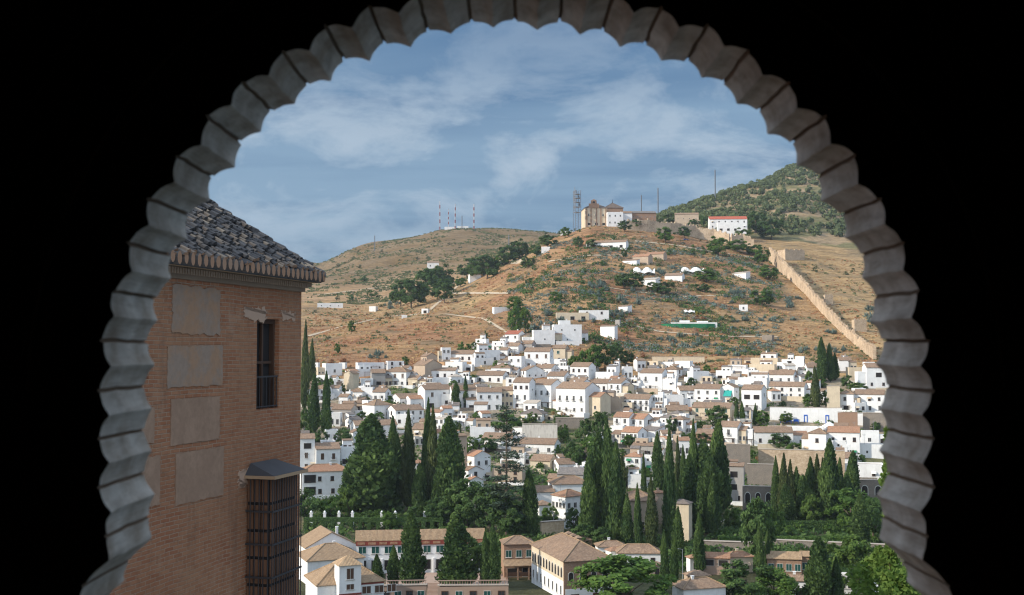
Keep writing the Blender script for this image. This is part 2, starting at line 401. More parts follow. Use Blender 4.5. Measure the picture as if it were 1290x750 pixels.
def haze():
    q = MB(); q.box(-2100, 2100, -30, 2640, -62, 330); m = bpy.data.materials.new('thin_haze'); m.use_nodes = True; t = m.node_tree; t.nodes.clear()
    o = t.nodes.new('ShaderNodeOutputMaterial'); v = t.nodes.new('ShaderNodeVolumePrincipled'); v.inputs['Color'].default_value = (0.80, 0.90, 1.0, 1); v.inputs['Density'].default_value = HAZE
    v.inputs['Anisotropy'].default_value = 0.2; t.links.new(v.outputs[0], o.inputs['Volume']); tag(q.build('haze', m), kind='stuff')
HAZE = 0.000055
haze()

# ------------------------------------------------------------------ the room and the scalloped arch
YN, YF = 2.145, 2.4
def room():
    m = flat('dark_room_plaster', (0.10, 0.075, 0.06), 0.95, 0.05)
    for nm, b in (('floor', (-2.6, 2.6, -3.4, YN, -1.75, -1.6)), ('ceiling', (-2.6, 2.6, -3.4, YN, 1.75, 1.95)),
                  ('wall_left', (-2.6, -2.4, -3.2, YN, -1.597, 1.747)), ('wall_right', (2.4, 2.6, -3.2, YN, -1.597, 1.747)),
                  ('wall_back', (-2.6, 2.6, -3.4, -3.203, -1.597, 1.747))):
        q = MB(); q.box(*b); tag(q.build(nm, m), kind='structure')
room()
def arch():
    cx, cz, R0 = 0.007, -0.078, 0.786
    px2m = YF/F
    prof = [(0, 0.0, 1), (0.022, 0.0, 1), (0.04, 4.2, 1), (0.10, 5.0, 0), (0.19, 6.6, 0), (0.28, 9.0, 0), (0.37, 12.6, 0), (0.45, 17.2, 0), (0.50, 19.6, 0), (0.55, 17.2, 0),
            (0.63, 12.6, 0), (0.72, 9.0, 0), (0.81, 6.6, 0), (0.90, 5.0, 0), (0.96, 4.2, 1), (0.978, 0.0, 1)]
    pts = []                                  # (x, z, in groove)
    pit = 54*px2m; ztop = cz
    def dxlow(z):                             # widening of the jamb below the springing
        row = 440 - z/YF*F
        return lerp_tab([(480, 0), (585, 0), (625, 4), (650, 9), (668, 6), (690, -7), (715, -22), (745, -40), (775, -52), (2000, -52)], row)*px2m
    def jamb(sgn):
        out = []; n = 11
        for k in range(n):
            for (u, h, grv) in prof:
                z = cz - (k+u)*pit
                x = R0 - (h*px2m*.68) - dxlow(z)
                out.append((cx+sgn*x, z, grv))
        return out
    nl = 26
    left = jamb(-1)[::-1]; right = jamb(1)
    top = []
    for k in range(nl):
        for (u, h, grv) in prof:
            a = math.pi - (k+u)*math.pi/nl; r = R0 - h*px2m*(0.70+0.10*min(1, math.sin(a)*1.4))*(1+.16*math.sin(k*5.1))*(1 if u < .05 else 1)
            wob = 1+0.004*math.sin(k*2.3)
            top.append((cx+math.cos(a)*r*wob, cz+math.sin(a)*r*wob, grv))
    pts = left + top + right
    nj = len(left)
    root = empty('arched_window', (0, YN, -1.55))
    off = Vector((0, YN, -1.55))
    P = lambda x, y, z: (x-off.x, y-off.y, z-off.z)
    outer = []
    for i, (x, z, d) in enumerate(pts):
        if i < nj: outer.append((-3.9, z))
        elif i >= len(pts)-nj: outer.append((3.9, z))
        else:
            a = math.atan2(z-cz, x-cx); outer.append((cx+math.cos(a)*3.9, cz+math.sin(a)*3.9))
    outer[nj-1] = (-3.9, cz); outer[len(pts)-nj] = (3.9, cz)
    w = MB(); s_ = MB()
    rr = random.Random(3)
    nd = 6
    for i in range(len(pts)-1):
        (x0, z0, d0), (x1, z1, d1) = pts[i], pts[i+1]; (a0, b0), (a1, b1) = outer[i], outer[i+1]
        w.quad(P(x0, YN, z0), P(x1, YN, z1), P(a1, YN, b1), P(a0, YN, b0))
        w.quad(P(x0, YF, z0), P(a0, YF, b0), P(a1, YF, b1), P(x1, YF, z1))
        for k in range(nd):
            ya = YN+(YF-YN)*k/nd; yb = YN+(YF-YN)*(k+1)/nd
            s_.quad(P(x0, ya, z0), P(x0, yb, z0), P(x1, yb, z1), P(x1, ya, z1), 1 if (d0 and d1) else 0)
    for i, p in enumerate(s_.v):                # chips and unevenness of the carved edge
        n_ = noise.noise_vector(Vector(p)*14)*.0035 + noise.noise_vector(Vector(p)*45)*.0018; s_.v[i] = (p[0]+n_.x, p[1], p[2]+n_.z)
    for i, p in enumerate(w.v):
        n_ = noise.noise_vector(Vector(p)*14)*.0035 + noise.noise_vector(Vector(p)*45)*.0018; w.v[i] = (p[0]+n_.x, p[1], p[2]+n_.z)
    zb = pts[0][1]
    w.box(-3.9, 3.9, 0, YF-YN, -0.3, zb-off.z-0.003)
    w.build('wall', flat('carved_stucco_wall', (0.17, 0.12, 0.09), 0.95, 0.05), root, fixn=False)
    # soffit: weathered pale stucco, brown grime in random noise patches
    m, t, b = new_mat('weathered_stucco', 0.8, 0.15); g = NT(t); v = g.coord()
    sp = g.n('ShaderNodeSeparateXYZ'); g.l(v, sp.inputs[0])
    n1 = g.noise(v, 9, 6, 0.6); n2 = g.noise(v, 40, 4, 0.6, (1, 0.25, 1))
    k = g.mix(g.ramp(n1, [(0.35, 0.0), (0.7, 1.0)]), (0.68, 0.595, 0.505), (0.38, 0.295, 0.22))
    k = g.mix(g.math('MULTIPLY', g.ramp(n2, [(0.45, 0.0), (0.7, 1.0)]), 0.5), k, (0.22, 0.155, 0.105))
    g.l(k, b.inputs['Base Color']); g.bump(g.math('ADD', n1, n2), 0.35, 0.006, b)
    gr = flat('brown_groove', (0.27, 0.185, 0.125), 0.95, 0.05)  # notch faces get a browner colour than the stucco
    so = s_.build('scalloped_soffit', [m, gr], root, fixn=False)
    # raised ring mouldings on the room side
    q = MB(); N = 60
    for (ra, rb, pr) in ((1.16, 1.20, 0.018), (1.36, 1.40, 0.022)):
        for i in range(N):
            a0, a1 = math.pi*i/N, math.pi*(i+1)/N
            for (r0, y0, r1, y1) in ((ra, 0, ra, -pr), (ra, -pr, rb, -pr), (rb, -pr, rb, 0)):
                q.quad(*[P(cx+math.cos(a)*R0*r, YN+y, cz+math.sin(a)*R0*r) for a, r, y in ((a0, r0, y0), (a1, r0, y0), (a1, r1, y1), (a0, r1, y1))])
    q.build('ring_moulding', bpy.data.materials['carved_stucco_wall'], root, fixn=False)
    tag(root, 'scalloped round arch of a dark palace window framing the whole view', 'window')
arch()

# ------------------------------------------------------------------ brick tower house on the left
def brick_house():
    vx = (1050-645)/F; w = Vector((vx, 1, 0)).normalized(); nin = Vector((-w.y, w.x, 0))
    B = ray(380, 352); B = B*(24/B.y); B.z = 0
    ang = math.atan2(w.y, w.x)
    root = empty('brick_house', (B.x, B.y, -24), ang)
    Z0 = 24
    def wh(px, py, out=0.0):
        d = ray(px, py); Bo = B - nin*out
        t = Bo.dot(nin)/d.dot(nin); p = d*t; q = p-B
        return q.dot(w), p.z+Z0
    def rect(x0, x1, y0, y1):
        a, zt = wh((x0+x1)/2, y0); _, zb = wh((x0+x1)/2, y1)
        return wh(x0, y0)[0], wh(x1, y0)[0], zb, zt
    ztop = wh(380, 362)[1]
    win = rect(324, 352, 402, 515); lwin = rect(170, 188, 437, 478)
    # wall with window openings
    L = 15.0
    holes = [win, lwin]
    xs = sorted({-L, 0.0, *[h[0] for h in holes], *[h[1] for h in holes]}); zs = sorted({0.0, ztop, *[h[2] for h in holes], *[h[3] for h in holes]})
    q = MB()
    for i in range(len(xs)-1):
        for j in range(len(zs)-1):
            xm, zm = (xs[i]+xs[i+1])/2, (zs[j]+zs[j+1])/2
            if any(h[0] < xm < h[1] and h[2] < zm < h[3] for h in holes): continue
            q.quad((xs[i], 0, zs[j]), (xs[i+1], 0, zs[j]), (xs[i+1], 0, zs[j+1]), (xs[i], 0, zs[j+1]))
    dp = 0.22
    for (a, b, c, d) in holes:
        q.quad((a, 0, c), (a, dp, c), (a, dp, d), (a, 0, d)); q.quad((b, 0, c), (b, 0, d), (b, dp, d), (b, dp, c))
        q.quad((a, 0, c), (b, 0, c), (b, dp, c), (a, dp, c)); q.quad((a, 0, d), (a, dp, d), (b, dp, d), (b, 0, d))
    q.quad((0, 0, 0), (0, 9, 0), (0, 9, ztop), (0, 0, ztop)); q.quad((-L, 9, 0), (0, 9, 0), (0, 9, ztop), (-L, 9, ztop))
    q.quad((-L, 0, 0), (-L, 0, ztop), (-L, 9, ztop), (-L, 9, 0)); q.quad((-L, 0, ztop), (0, 0, ztop), (0, 9, ztop), (-L, 9, ztop))
    m, t, b = new_mat('old_brickwork', 0.95, 0.08); g = NT(t); v = g.coord()
    sp = g.n('ShaderNodeSeparateXYZ'); g.l(v, sp.inputs[0]); cb_ = g.n('ShaderNodeCombineXYZ')
    wob = g.math('MULTIPLY', g.math('SUBTRACT', g.noise(v, 1.1, 3), 0.5), 0.06)
    g.l(g.math('SUBTRACT', sp.outputs[0], sp.outputs[1]), cb_.inputs[0]); g.l(g.math('ADD', sp.outputs[2], wob), cb_.inputs[1])
    br = g.n('ShaderNodeTexBrick'); g.l(cb_.outputs[0], br.inputs['Vector']); br.inputs['Scale'].default_value = 1
    br.inputs['Brick Width'].default_value = 0.27; br.inputs['Row Height'].default_value = 0.071; br.inputs['Mortar Size'].default_value = 0.010
    br.inputs['Mortar Smooth'].default_value = 0.4; br.inputs['Bias'].default_value = -0.1
    br.inputs['Color1'].default_value = (0.30, 0.11, 0.054, 1); br.inputs['Color2'].default_value = (0.385, 0.175, 0.092, 1); br.inputs['Mortar'].default_value = (0.39, 0.265, 0.18, 1)
    n1 = g.noise(v, 0.55, 6, 0.65); n2 = g.noise(v, 6, 5, 0.65); n3 = g.noise(v, 0.9, 7, 0.7, (1, 1, 0.6))
    k = g.mix(g.ramp(n1, [(0.40, 0.0), (0.62, 0.75)]), br.outputs['Color'], g.mix(br.outputs['Fac'], (0.36, 0.185, 0.10), (0.36, 0.22, 0.135)))
    k = g.mix(g.ramp(n3, [(0.56, 0.0), (0.68, 0.7)]), k, (0.40, 0.25, 0.16))
    k = g.mix(g.ramp(n2, [(0.5, 0.0), (0.75, 0.6)]), k, (0.17, 0.075, 0.042))
    st_ = g.noise(v, 1.6, 6, 0.65, (1, 1, 0.14)); k = g.mix(g.ramp(st_, [(0.54, 0.0), (0.72, 0.55)]), k, (0.13, 0.075, 0.05))
    b2 = g.noise(v, 0.22, 3, 0.5); k = g.mix(g.ramp(b2, [(0.4, 0.0), (0.62, 0.35)]), k, (0.20, 0.085, 0.045))
    g.l(k, b.inputs['Base Color'])
    hgt = g.math('ADD', g.math('MULTIPLY', g.math('SUBTRACT', 1.0, br.outputs['Fac']), 0.8), g.math('MULTIPLY', n2, 0.6)); g.bump(hgt, 0.9, 0.02, b)
    q.build('wall', m, root)
    # plaster panels, slightly proud
    pm = []
    for nm, c, c2 in (('grey_plaster_patch', (0.29, 0.205, 0.15), (0.34, 0.195, 0.115)), ('tan_plaster_patch', (0.285, 0.175, 0.115), (0.33, 0.205, 0.135))):
        mm, t, b = new_mat(nm, 0.95, 0.08); g = NT(t); v = g.coord()
        a_ = g.noise(v, 1.5, 7, 0.7); k = g.mix(g.ramp(a_, [(0.45, 0.0), (0.58, 1.0)]), c, c2)
        k = g.mix(g.ramp(g.noise(v, 7, 6, 0.7), [(0.42, 0.0), (0.75, 0.55)]), k, sc3(c, 0.66)); g.l(k, b.inputs['Base Color'])
        g.bump(g.noise(v, 9, 5), 0.3, 0.02, b); pm.append(mm)
    rr = random.Random(5)
    def panel(x0, x1, y0, y1, mat, rough=0.012):
        a, bb, c, d = rect(x0, x1, y0, y1); p = MB(); n = 14; edge = []
        cor = [(a, c), (bb, c), (bb, d), (a, d)]
        for e in range(4):
            (ax, az), (bx, bz) = cor[e], cor[(e+1) % 4]
            for i in range(n):
                u = i/n; edge.append((ax+(bx-ax)*u+rr.uniform(-rough, rough), az+(bz-az)*u+rr.uniform(-rough, rough)))
        p.prism(edge, 'y', -0.018, 0.004); p.build('plaster_panel', mat, root)
    panel(217, 277, 362, 421, pm[0], .03); panel(211, 280, 436, 487, pm[0], .02); panel(215, 276, 501, 557, pm[1]); panel(221, 281, 567, 630, pm[1])
    panel(160, 194, 514, 560, pm[1]); panel(160, 201, 577, 640, pm[1])
    light = plaster('pale_plaster_patch', (0.44, 0.28, 0.19), amt=0.4)
    panel(307, 334, 388, 404, light, 0.06); panel(354, 371, 393, 403, light, 0.05); panel(300, 311, 593, 612, light, 0.05)
    # cornice and fascia
    tanm = plaster('ochre_fascia', (0.46, 0.29, 0.17), amt=0.4); dk = flat('brick_dentils', (0.27, 0.19, 0.13), 0.95, 0.05)
    q = MB(); q.box(-L, 0.16, -0.16, 9, ztop+0.003, ztop+0.09)
    for i in range(180):
        x = -L+i*0.083
        if x < 0.1: q.box(x, x+0.045, -0.20, -0.163, ztop-0.03, ztop+0.07)
    q.box(-L, 0.06, -0.06, 9, ztop-0.10, ztop)
    q.build('dentil_cornice', dk, root)
    q = MB(); q.box(-L, 0.24, -0.26, 9, ztop+0.093, ztop+0.22); q.build('fascia', tanm, root)
    # tiled hip roof
    ze = ztop+0.25; tn = 0.80; sl = math.atan(tn); ca, sa = math.cos(sl), math.sin(sl); y0 = -0.38; xh = 0.30
    q = MB(); yr = 4.5
    z = lambda y: ze+(y-y0)*tn
    q.quad((-L, y0, ze-0.03), (xh, y0, ze-0.03), (xh-(yr-y0), yr, z(yr)-0.03), (-L, yr, z(yr)-0.03))
    q.poly([(xh, y0, ze-0.03), (xh, 9.5, ze-0.03), (xh-(yr-y0), yr, z(yr)-0.03)]); q.quad((-L, yr, z(yr)-0.03), (xh-(yr-y0), yr, z(yr)-0.03), (xh, 9.5, ze-0.03), (-L, 9.5, ze-0.03))
    q.quad((-L, y0, ze-0.04), (-L, 9.5, ze-0.04), (xh, 9.5, ze-0.04), (xh, y0, ze-0.04)); q.box(-L, xh-.02, y0+.05, y0+.25, ze-.15, ze-.045)
    q.tone = [0.1]*len(q.f)
    def barrel(x, y, ln, rad, tone, cap=False, jz=0, ang=0):
        n = 5; i0 = len(q.v)
        dx, dy, dz = math.sin(ang)*ln, math.cos(ang)*ca*ln, ca*0+sa*ln
        zb = z(y)+jz
        for k2, (ox, oy, oz, rd) in enumerate(((0, 0, 0.035, rad*1.08), (dx, dy, dz, rad*0.86))):
            for k in range(n):
                th = math.pi*k/(n-1); q.v.append((x+ox-math.cos(th)*rd, y+oy-math.sin(th)*rd*sa*0.9, zb+oz+math.sin(th)*rd*ca))
        for k in range(n-1):
            q.f.append((i0+k, i0+k+1, i0+n+k+1, i0+n+k)); q.m.append(0); q.tone.append(tone)
        q.f.append(tuple(i0+k for k in range(n))[::-1]); q.m.append(1 if cap else 0); q.tone.append(tone*0.5)
    rr = random.Random(11)
    RS = 0.145; rows = int((yr-y0)/(RS*ca))
    for j in range(rows):
        y = y0+j*RS*ca; xmax = xh-(y-y0)-0.08; i = 0
        while True:
            x = -11.0+i*0.145+ (0.02*math.sin(j*2.1)); i += 1
            if x > xmax: break
            barrel(x+rr.uniform(-.03, .03), y+rr.uniform(-.06, .06), 0.20, 0.062+rr.uniform(-.012, .010), min(1, rr.random()**2.3+(0.4 if rr.random() < .1 else 0)), j == 0, rr.uniform(-.025, .05), rr.uniform(-.25, .25))
    for i in range(58):                         # mortar-filled tile ends under the eave, two deep
        x = -11.5+i*0.205
        if x > xh-.05: break
        i0 = len(q.v); n = 10; cz_ = ze-0.035+rr.uniform(-.012, .012); hx = .068+rr.uniform(-.008, .008); hz = .105+rr.uniform(-.012, .012)
        for yy in (y0-.055, y0+.12):
            for k in range(n): q.v.append((x+math.cos(6.283*k/n)*hx, yy, cz_+math.sin(6.283*k/n)*hz))
        q.f.append(tuple(i0+k for k in range(n))); q.m.append(1); q.tone.append(.5)
        for k in range(n): q.f.append((i0+k, i0+n+k, i0+n+(k+1) % n, i0+(k+1) % n)); q.m.append(0); q.tone.append(.3)
    hv = Vector((-1, 1, tn)).normalized()
    for i in range(22):
        p = Vector((xh, y0, ze-0.06))+hv*(0.33*i); tnv = rr.random()*0.6
        i0 = len(q.v); n = 5; sd = Vector((1, 1, 0)).normalized()
        for k2 in range(2):
            pp = p+hv*(0.4*k2); rd = 0.13-(0.025*k2)
            for k in range(n):
                th = math.pi*k/(n-1); q.v.append(tuple(pp + sd*(-math.cos(th)*rd)+Vector((0, 0, math.sin(th)*rd*1.1+(0.03 if k2 == 0 else 0)))))
        for k in range(n-1): q.f.append((i0+k, i0+k+1, i0+n+k+1, i0+n+k)); q.m.append(0); q.tone.append(tnv)
        q.f.append(tuple(i0+k for k in range(n))); q.m.append(0); q.tone.append(tnv*0.4)
    m, t, b = new_mat('lichened_roof_tiles', 0.85, 0.25); g = NT(t)
    at = g.n('ShaderNodeAttribute', attribute_name='tone').outputs['Fac']; v = g.coord()
    k = g.ramp(at, [(0.0, (0.060, 0.055, 0.055)), (0.35, (0.13, 0.115, 0.105)), (0.7, (0.25, 0.175, 0.12)), (1.0, (0.42, 0.31, 0.21))])
    k = g.mix(g.ramp(g.noise(v, 5, 6, 0.7), [(0.4, 0.0), (0.7, 0.7)]), k, (0.10, 0.088, 0.078)); g.l(k, b.inputs['Base Color'])
    q.build('tiled_roof', [m, plaster('mortar_fill', (0.36, 0.20, 0.12), amt=0.5)], root, fixn=False)
    # window with its timber frame and iron balustrade
    a, bb, c, d = win; wd_ = M['wood']
    fr = MB()
    fr.box(a+.002, a+.07, 0.10, 0.2, c+.002, d-.002); fr.box(bb-.07, bb-.002, 0.10, 0.2, c+.002, d-.002); fr.box(a+.072, bb-.072, 0.10, 0.2, d-.09, d-.003)
    fr.box(a+.072, bb-.072, 0.13, 0.18, (c+d)/2, (c+d)/2+.05); xm = (a+bb)/2; fr.box(xm-.03, xm+.03, 0.127, 0.178, c+.003, (c+d)/2-.003); fr.box(xm-.03, xm+.03, 0.127, 0.178, (c+d)/2+.053, d-.093)
    f = fr.build('window', wd_, root); p = MB(); p.box(a+.003, bb-.003, 0.19, 0.21, c+.003, d-.003); p.build('pane', M['void'], f)
    p = MB(); n = 7
    for i in range(n):
        x = a+.04+(bb-a-.08)*i/(n-1); p.tube((x, 0.03, c+.01), (x, 0.03, c+.62), .009, .009, 5)
    p.box(a+.005, bb-.005, 0.015, 0.045, c+.62, c+.65); p.box(a+.005, bb-.005, 0.02, 0.04, c+.04, c+.06); p.build('balustrade', M['iron'], f)
    a, bb, c, d = lwin; p = MB(); p.box(a+.003, bb-.003, 0.12, 0.2, c+.003, d-.003); p.build('window', wd_, root)
    # projecting bay with lattice shutters behind an iron grille
    x0 = wh(312, 640)[0]; x1 = -1.12; out = 0.52; zt = wh(312, 600)[1]; zb = zt-4.6
    bay = MB(); bay.box(x0, x1, -out+.06, -.002, zb, zt, 0); 
    bo = bay.build('bay_window', M['void'], root)
    fr = MB()
    for k in range(2):
        for i in range(4):
            ya, yb = -out+.08+i*(out-.1)/4, -out+.08+(i+1)*(out-.1)/4
        # timber panels on the end facing the arch and on the front
    nrow = 9; hh = (zt-zb)/nrow
    for j in range(nrow):
        for i in range(3):
            ya = -out+.07+i*(out-.08)/3; fr.box(x0-.03, x0-.003, ya+.02, ya+(out-.08)/3-.01, zb+j*hh+.03, zb+(j+1)*hh-.03)
        for i in range(5):
            xa = x0+i*(x1-x0)/5; fr.box(xa+.02, xa+(x1-x0)/5-.02, -out+.03, -out+.057, zb+j*hh+.03, zb+(j+1)*hh-.03)
    fr.build('panelled_shutters', flat('walnut_panels', (0.17, 0.085, 0.048), 0.75), bo)
    gr = MB(); ox = x0-.07; oy = -out-.04; ex = x1+.05
    for i in range(13):
        x = ox+(ex-ox)*i/12; gr.tube((x, oy, zb), (x, oy, zt), .011, .011, 5)
    for i in range(1, 6):
        y = oy+(0-oy)*i/6; gr.tube((ox, y, zb), (ox, y, zt), .011, .011, 5)
    for j in range(8):
        zz_ = zt-0.05-j*0.62; gr.box(ox-.015, ex+.015, oy-.018, oy+.012, zz_, zz_+.035); gr.box(ox-.018, ox+.012, oy+.015, -.004, zz_, zz_+.035)
    gr.build('iron_grille', M['iron'], bo)
    rf = MB(); e = .07
    pts = [(ox-e, oy-e, zt+.03), (ex+e, oy-e, zt+.03), (ex+e, -.003, zt+.03), (ox-e, -.003, zt+.03)]
    top = [(ox+.12, -.03, zt+.24), (ex-.12, -.03, zt+.24)]
    rf.quad(*pts); rf.quad(pts[0], pts[1], top[1], top[0]); rf.poly([pts[1], pts[2], top[1]]); rf.poly([pts[3], pts[0], top[0]]); rf.quad(pts[2], pts[3], top[0], top[1])
    rf.build('slate_canopy', flat('dark_slate', (0.075, 0.072, 0.075), 0.7), bo); bd = MB(); bd.box(ox-.1, ex+.1, oy-.1, -.003, zt-.03, zt+.027); bd.build('canopy_board', plaster('canopy_edge', (0.38, 0.25, 0.15)), bo)
    tag(root, 'big old brick building in shade with dark tiled hip roof and barred bay window', 'building')
brick_house()

# ------------------------------------------------------------------ window and door kits (shared meshes)
KIT = {}
def kit():
    def framed(fm, pm, fw=0.09, bars=True, sill=True):
        q = MB(); fz = fw*0.75
        q.box(-.5+fw, .5-fw, -.02, .01, fz, 1-fz, 1)
        q.box(-.5, -.5+fw, -.06, .01, 0, 1, 0); q.box(.5-fw, .5, -.06, .01, 0, 1, 0); q.box(-.5+fw, .5-fw, -.06, .01, 1-fz, 1, 0); q.box(-.5+fw, .5-fw, -.06, .01, 0, fz, 0)
        if bars: q.box(-.025, .025, -.04, -.022, fz, 1-fz, 0)
        if sill: q.box(-.6, .6, -.16, .01, -.07, -.002, 0)
        return q.mesh('window', [fm, pm])
    KIT['w'] = ('window', framed(M['frame'], M['glass'], 0.06), 1.15, 1.55)
    KIT['v'] = ('window', framed(M['shut'], M['glass'], 0.1), 1.15, 1.5)
    KIT['s'] = ('window', framed(M['frame'], M['shut'], 0.05), 1.25, 1.95)
    KIT['g'] = ('window', framed(M['frame'], M['green'], 0.05), 1.4, 1.7)
    KIT['d'] = ('balcony_door', framed(M['frame'], M['glass'], 0.06, True, False), 1.1, 2.25)
    KIT['b'] = ('balcony_door', framed(M['shut'], M['shut'], 0.08, True, False), 1.15, 2.2)
    KIT['o'] = ('porch_opening', framed(M['frame'], M['void'], 0.04, False, False), 2.6, 2.1)
    KIT['q'] = ('window', framed(M['frame'], M['glass'], 0.12, False, False), 0.85, 0.95)
    q = MB(); n = 10
    def arc(r, y): return [(-r, 0)] + [(r*math.cos(math.pi-k*math.pi/n), 0.62+r*0.76*math.sin(math.pi-k*math.pi/n)) for k in range(n+1)] + [(r, 0)]
    q.prism(arc(.5, 0), 'y', -.05, .01, 0); q.prism(arc(.40, 0), 'y', -.065, -.052, 1)
    KIT['a'] = ('arched_window', q.mesh('arched_window', [M['frame'], M['void']]), 1.0, 1.8)
    q = MB(); q.box(-.5, .5, -.75, 0, -.10, 0, 0)
    for i in range(9): q.tube((-.47+i*.1175, -.72, 0), (-.47+i*.1175, -.72, .9), .02, .02, 4, 1)
    q.box(-.5, .5, -.75, -.69, .9, .95, 1); q.box(-.5, -.46, -.69, 0, .9, .95, 1); q.box(.46, .5, -.69, 0, .9, .95, 1)
    KIT['balcony'] = ('balcony', q.mesh('balcony', [M['white'], M['iron']]), 1, 1)
kit()
def put(name, me, parent, loc, rz=0, scale=(1, 1, 1)):
    o = link(name, me, parent); o.location = loc; o.rotation_euler = (0, 0, rz); o.scale = scale; return o
def parse(ws):           # "w3,d2" -> floors from the top down
    return [(a[0], int(a[1:] or 0)) if a and a[0] != 'n' else ('n', 0) for a in ws.split(',')]
def facade(root, ws, w, h, face, off, r, big=False):
    """face: function(u, out) -> (x, y), rot ; windows spread over the width"""
    fl = parse(ws); n = len(fl); fh = h/n
    for i, (k, c) in enumerate(fl):
        if k == 'n' or c == 0: continue
        if k == 'w' and not big and r.random() < .45: k = 'v'
        nm, me, ww, wh_ = KIT[k]
        ww_ = min(ww, w/c*0.72); hh = min(wh_, fh*0.74); zb = h-(i+1)*fh + (fh-hh)*(0.42 if k not in 'dbo' else 0.12)
        for j in range(c):
            u = (j+0.5)/c*w - w/2 + (0 if c == 0 else r.uniform(-.06, .06)*w/c)
            (x, y), rz = face(u)
            sx_ = ww_*r.uniform(.9, 1.1) if not big else ww_
            put(nm, me, root, (x, y, zb), rz, (sx_, 1, hh*(r.uniform(.92, 1.06) if not big else 1)))
            if k in 'wvsg' and not big and r.random() < .12:
                q = MB(); q.prism([(-.9, .55*hh), (-.01, 1.0*hh), (-.01, 1.0*hh+.06), (-.9, .55*hh+.06)], 'x', -.75*ww_, .75*ww_); aw = q.build('awning', M[r.choice(('cloth', 'netgreen', 'cream', 'rammed'))], root); aw.location = (x, y, zb); aw.rotation_euler = (0, 0, rz)
            if k in 'db' and i < n-1 and r.random() < 0.6: put('balcony', KIT['balcony'][1], root, (x, y, zb), rz, (ww_*1.6, 0.9, 0.9))
HOUSES = []; FOOT = []
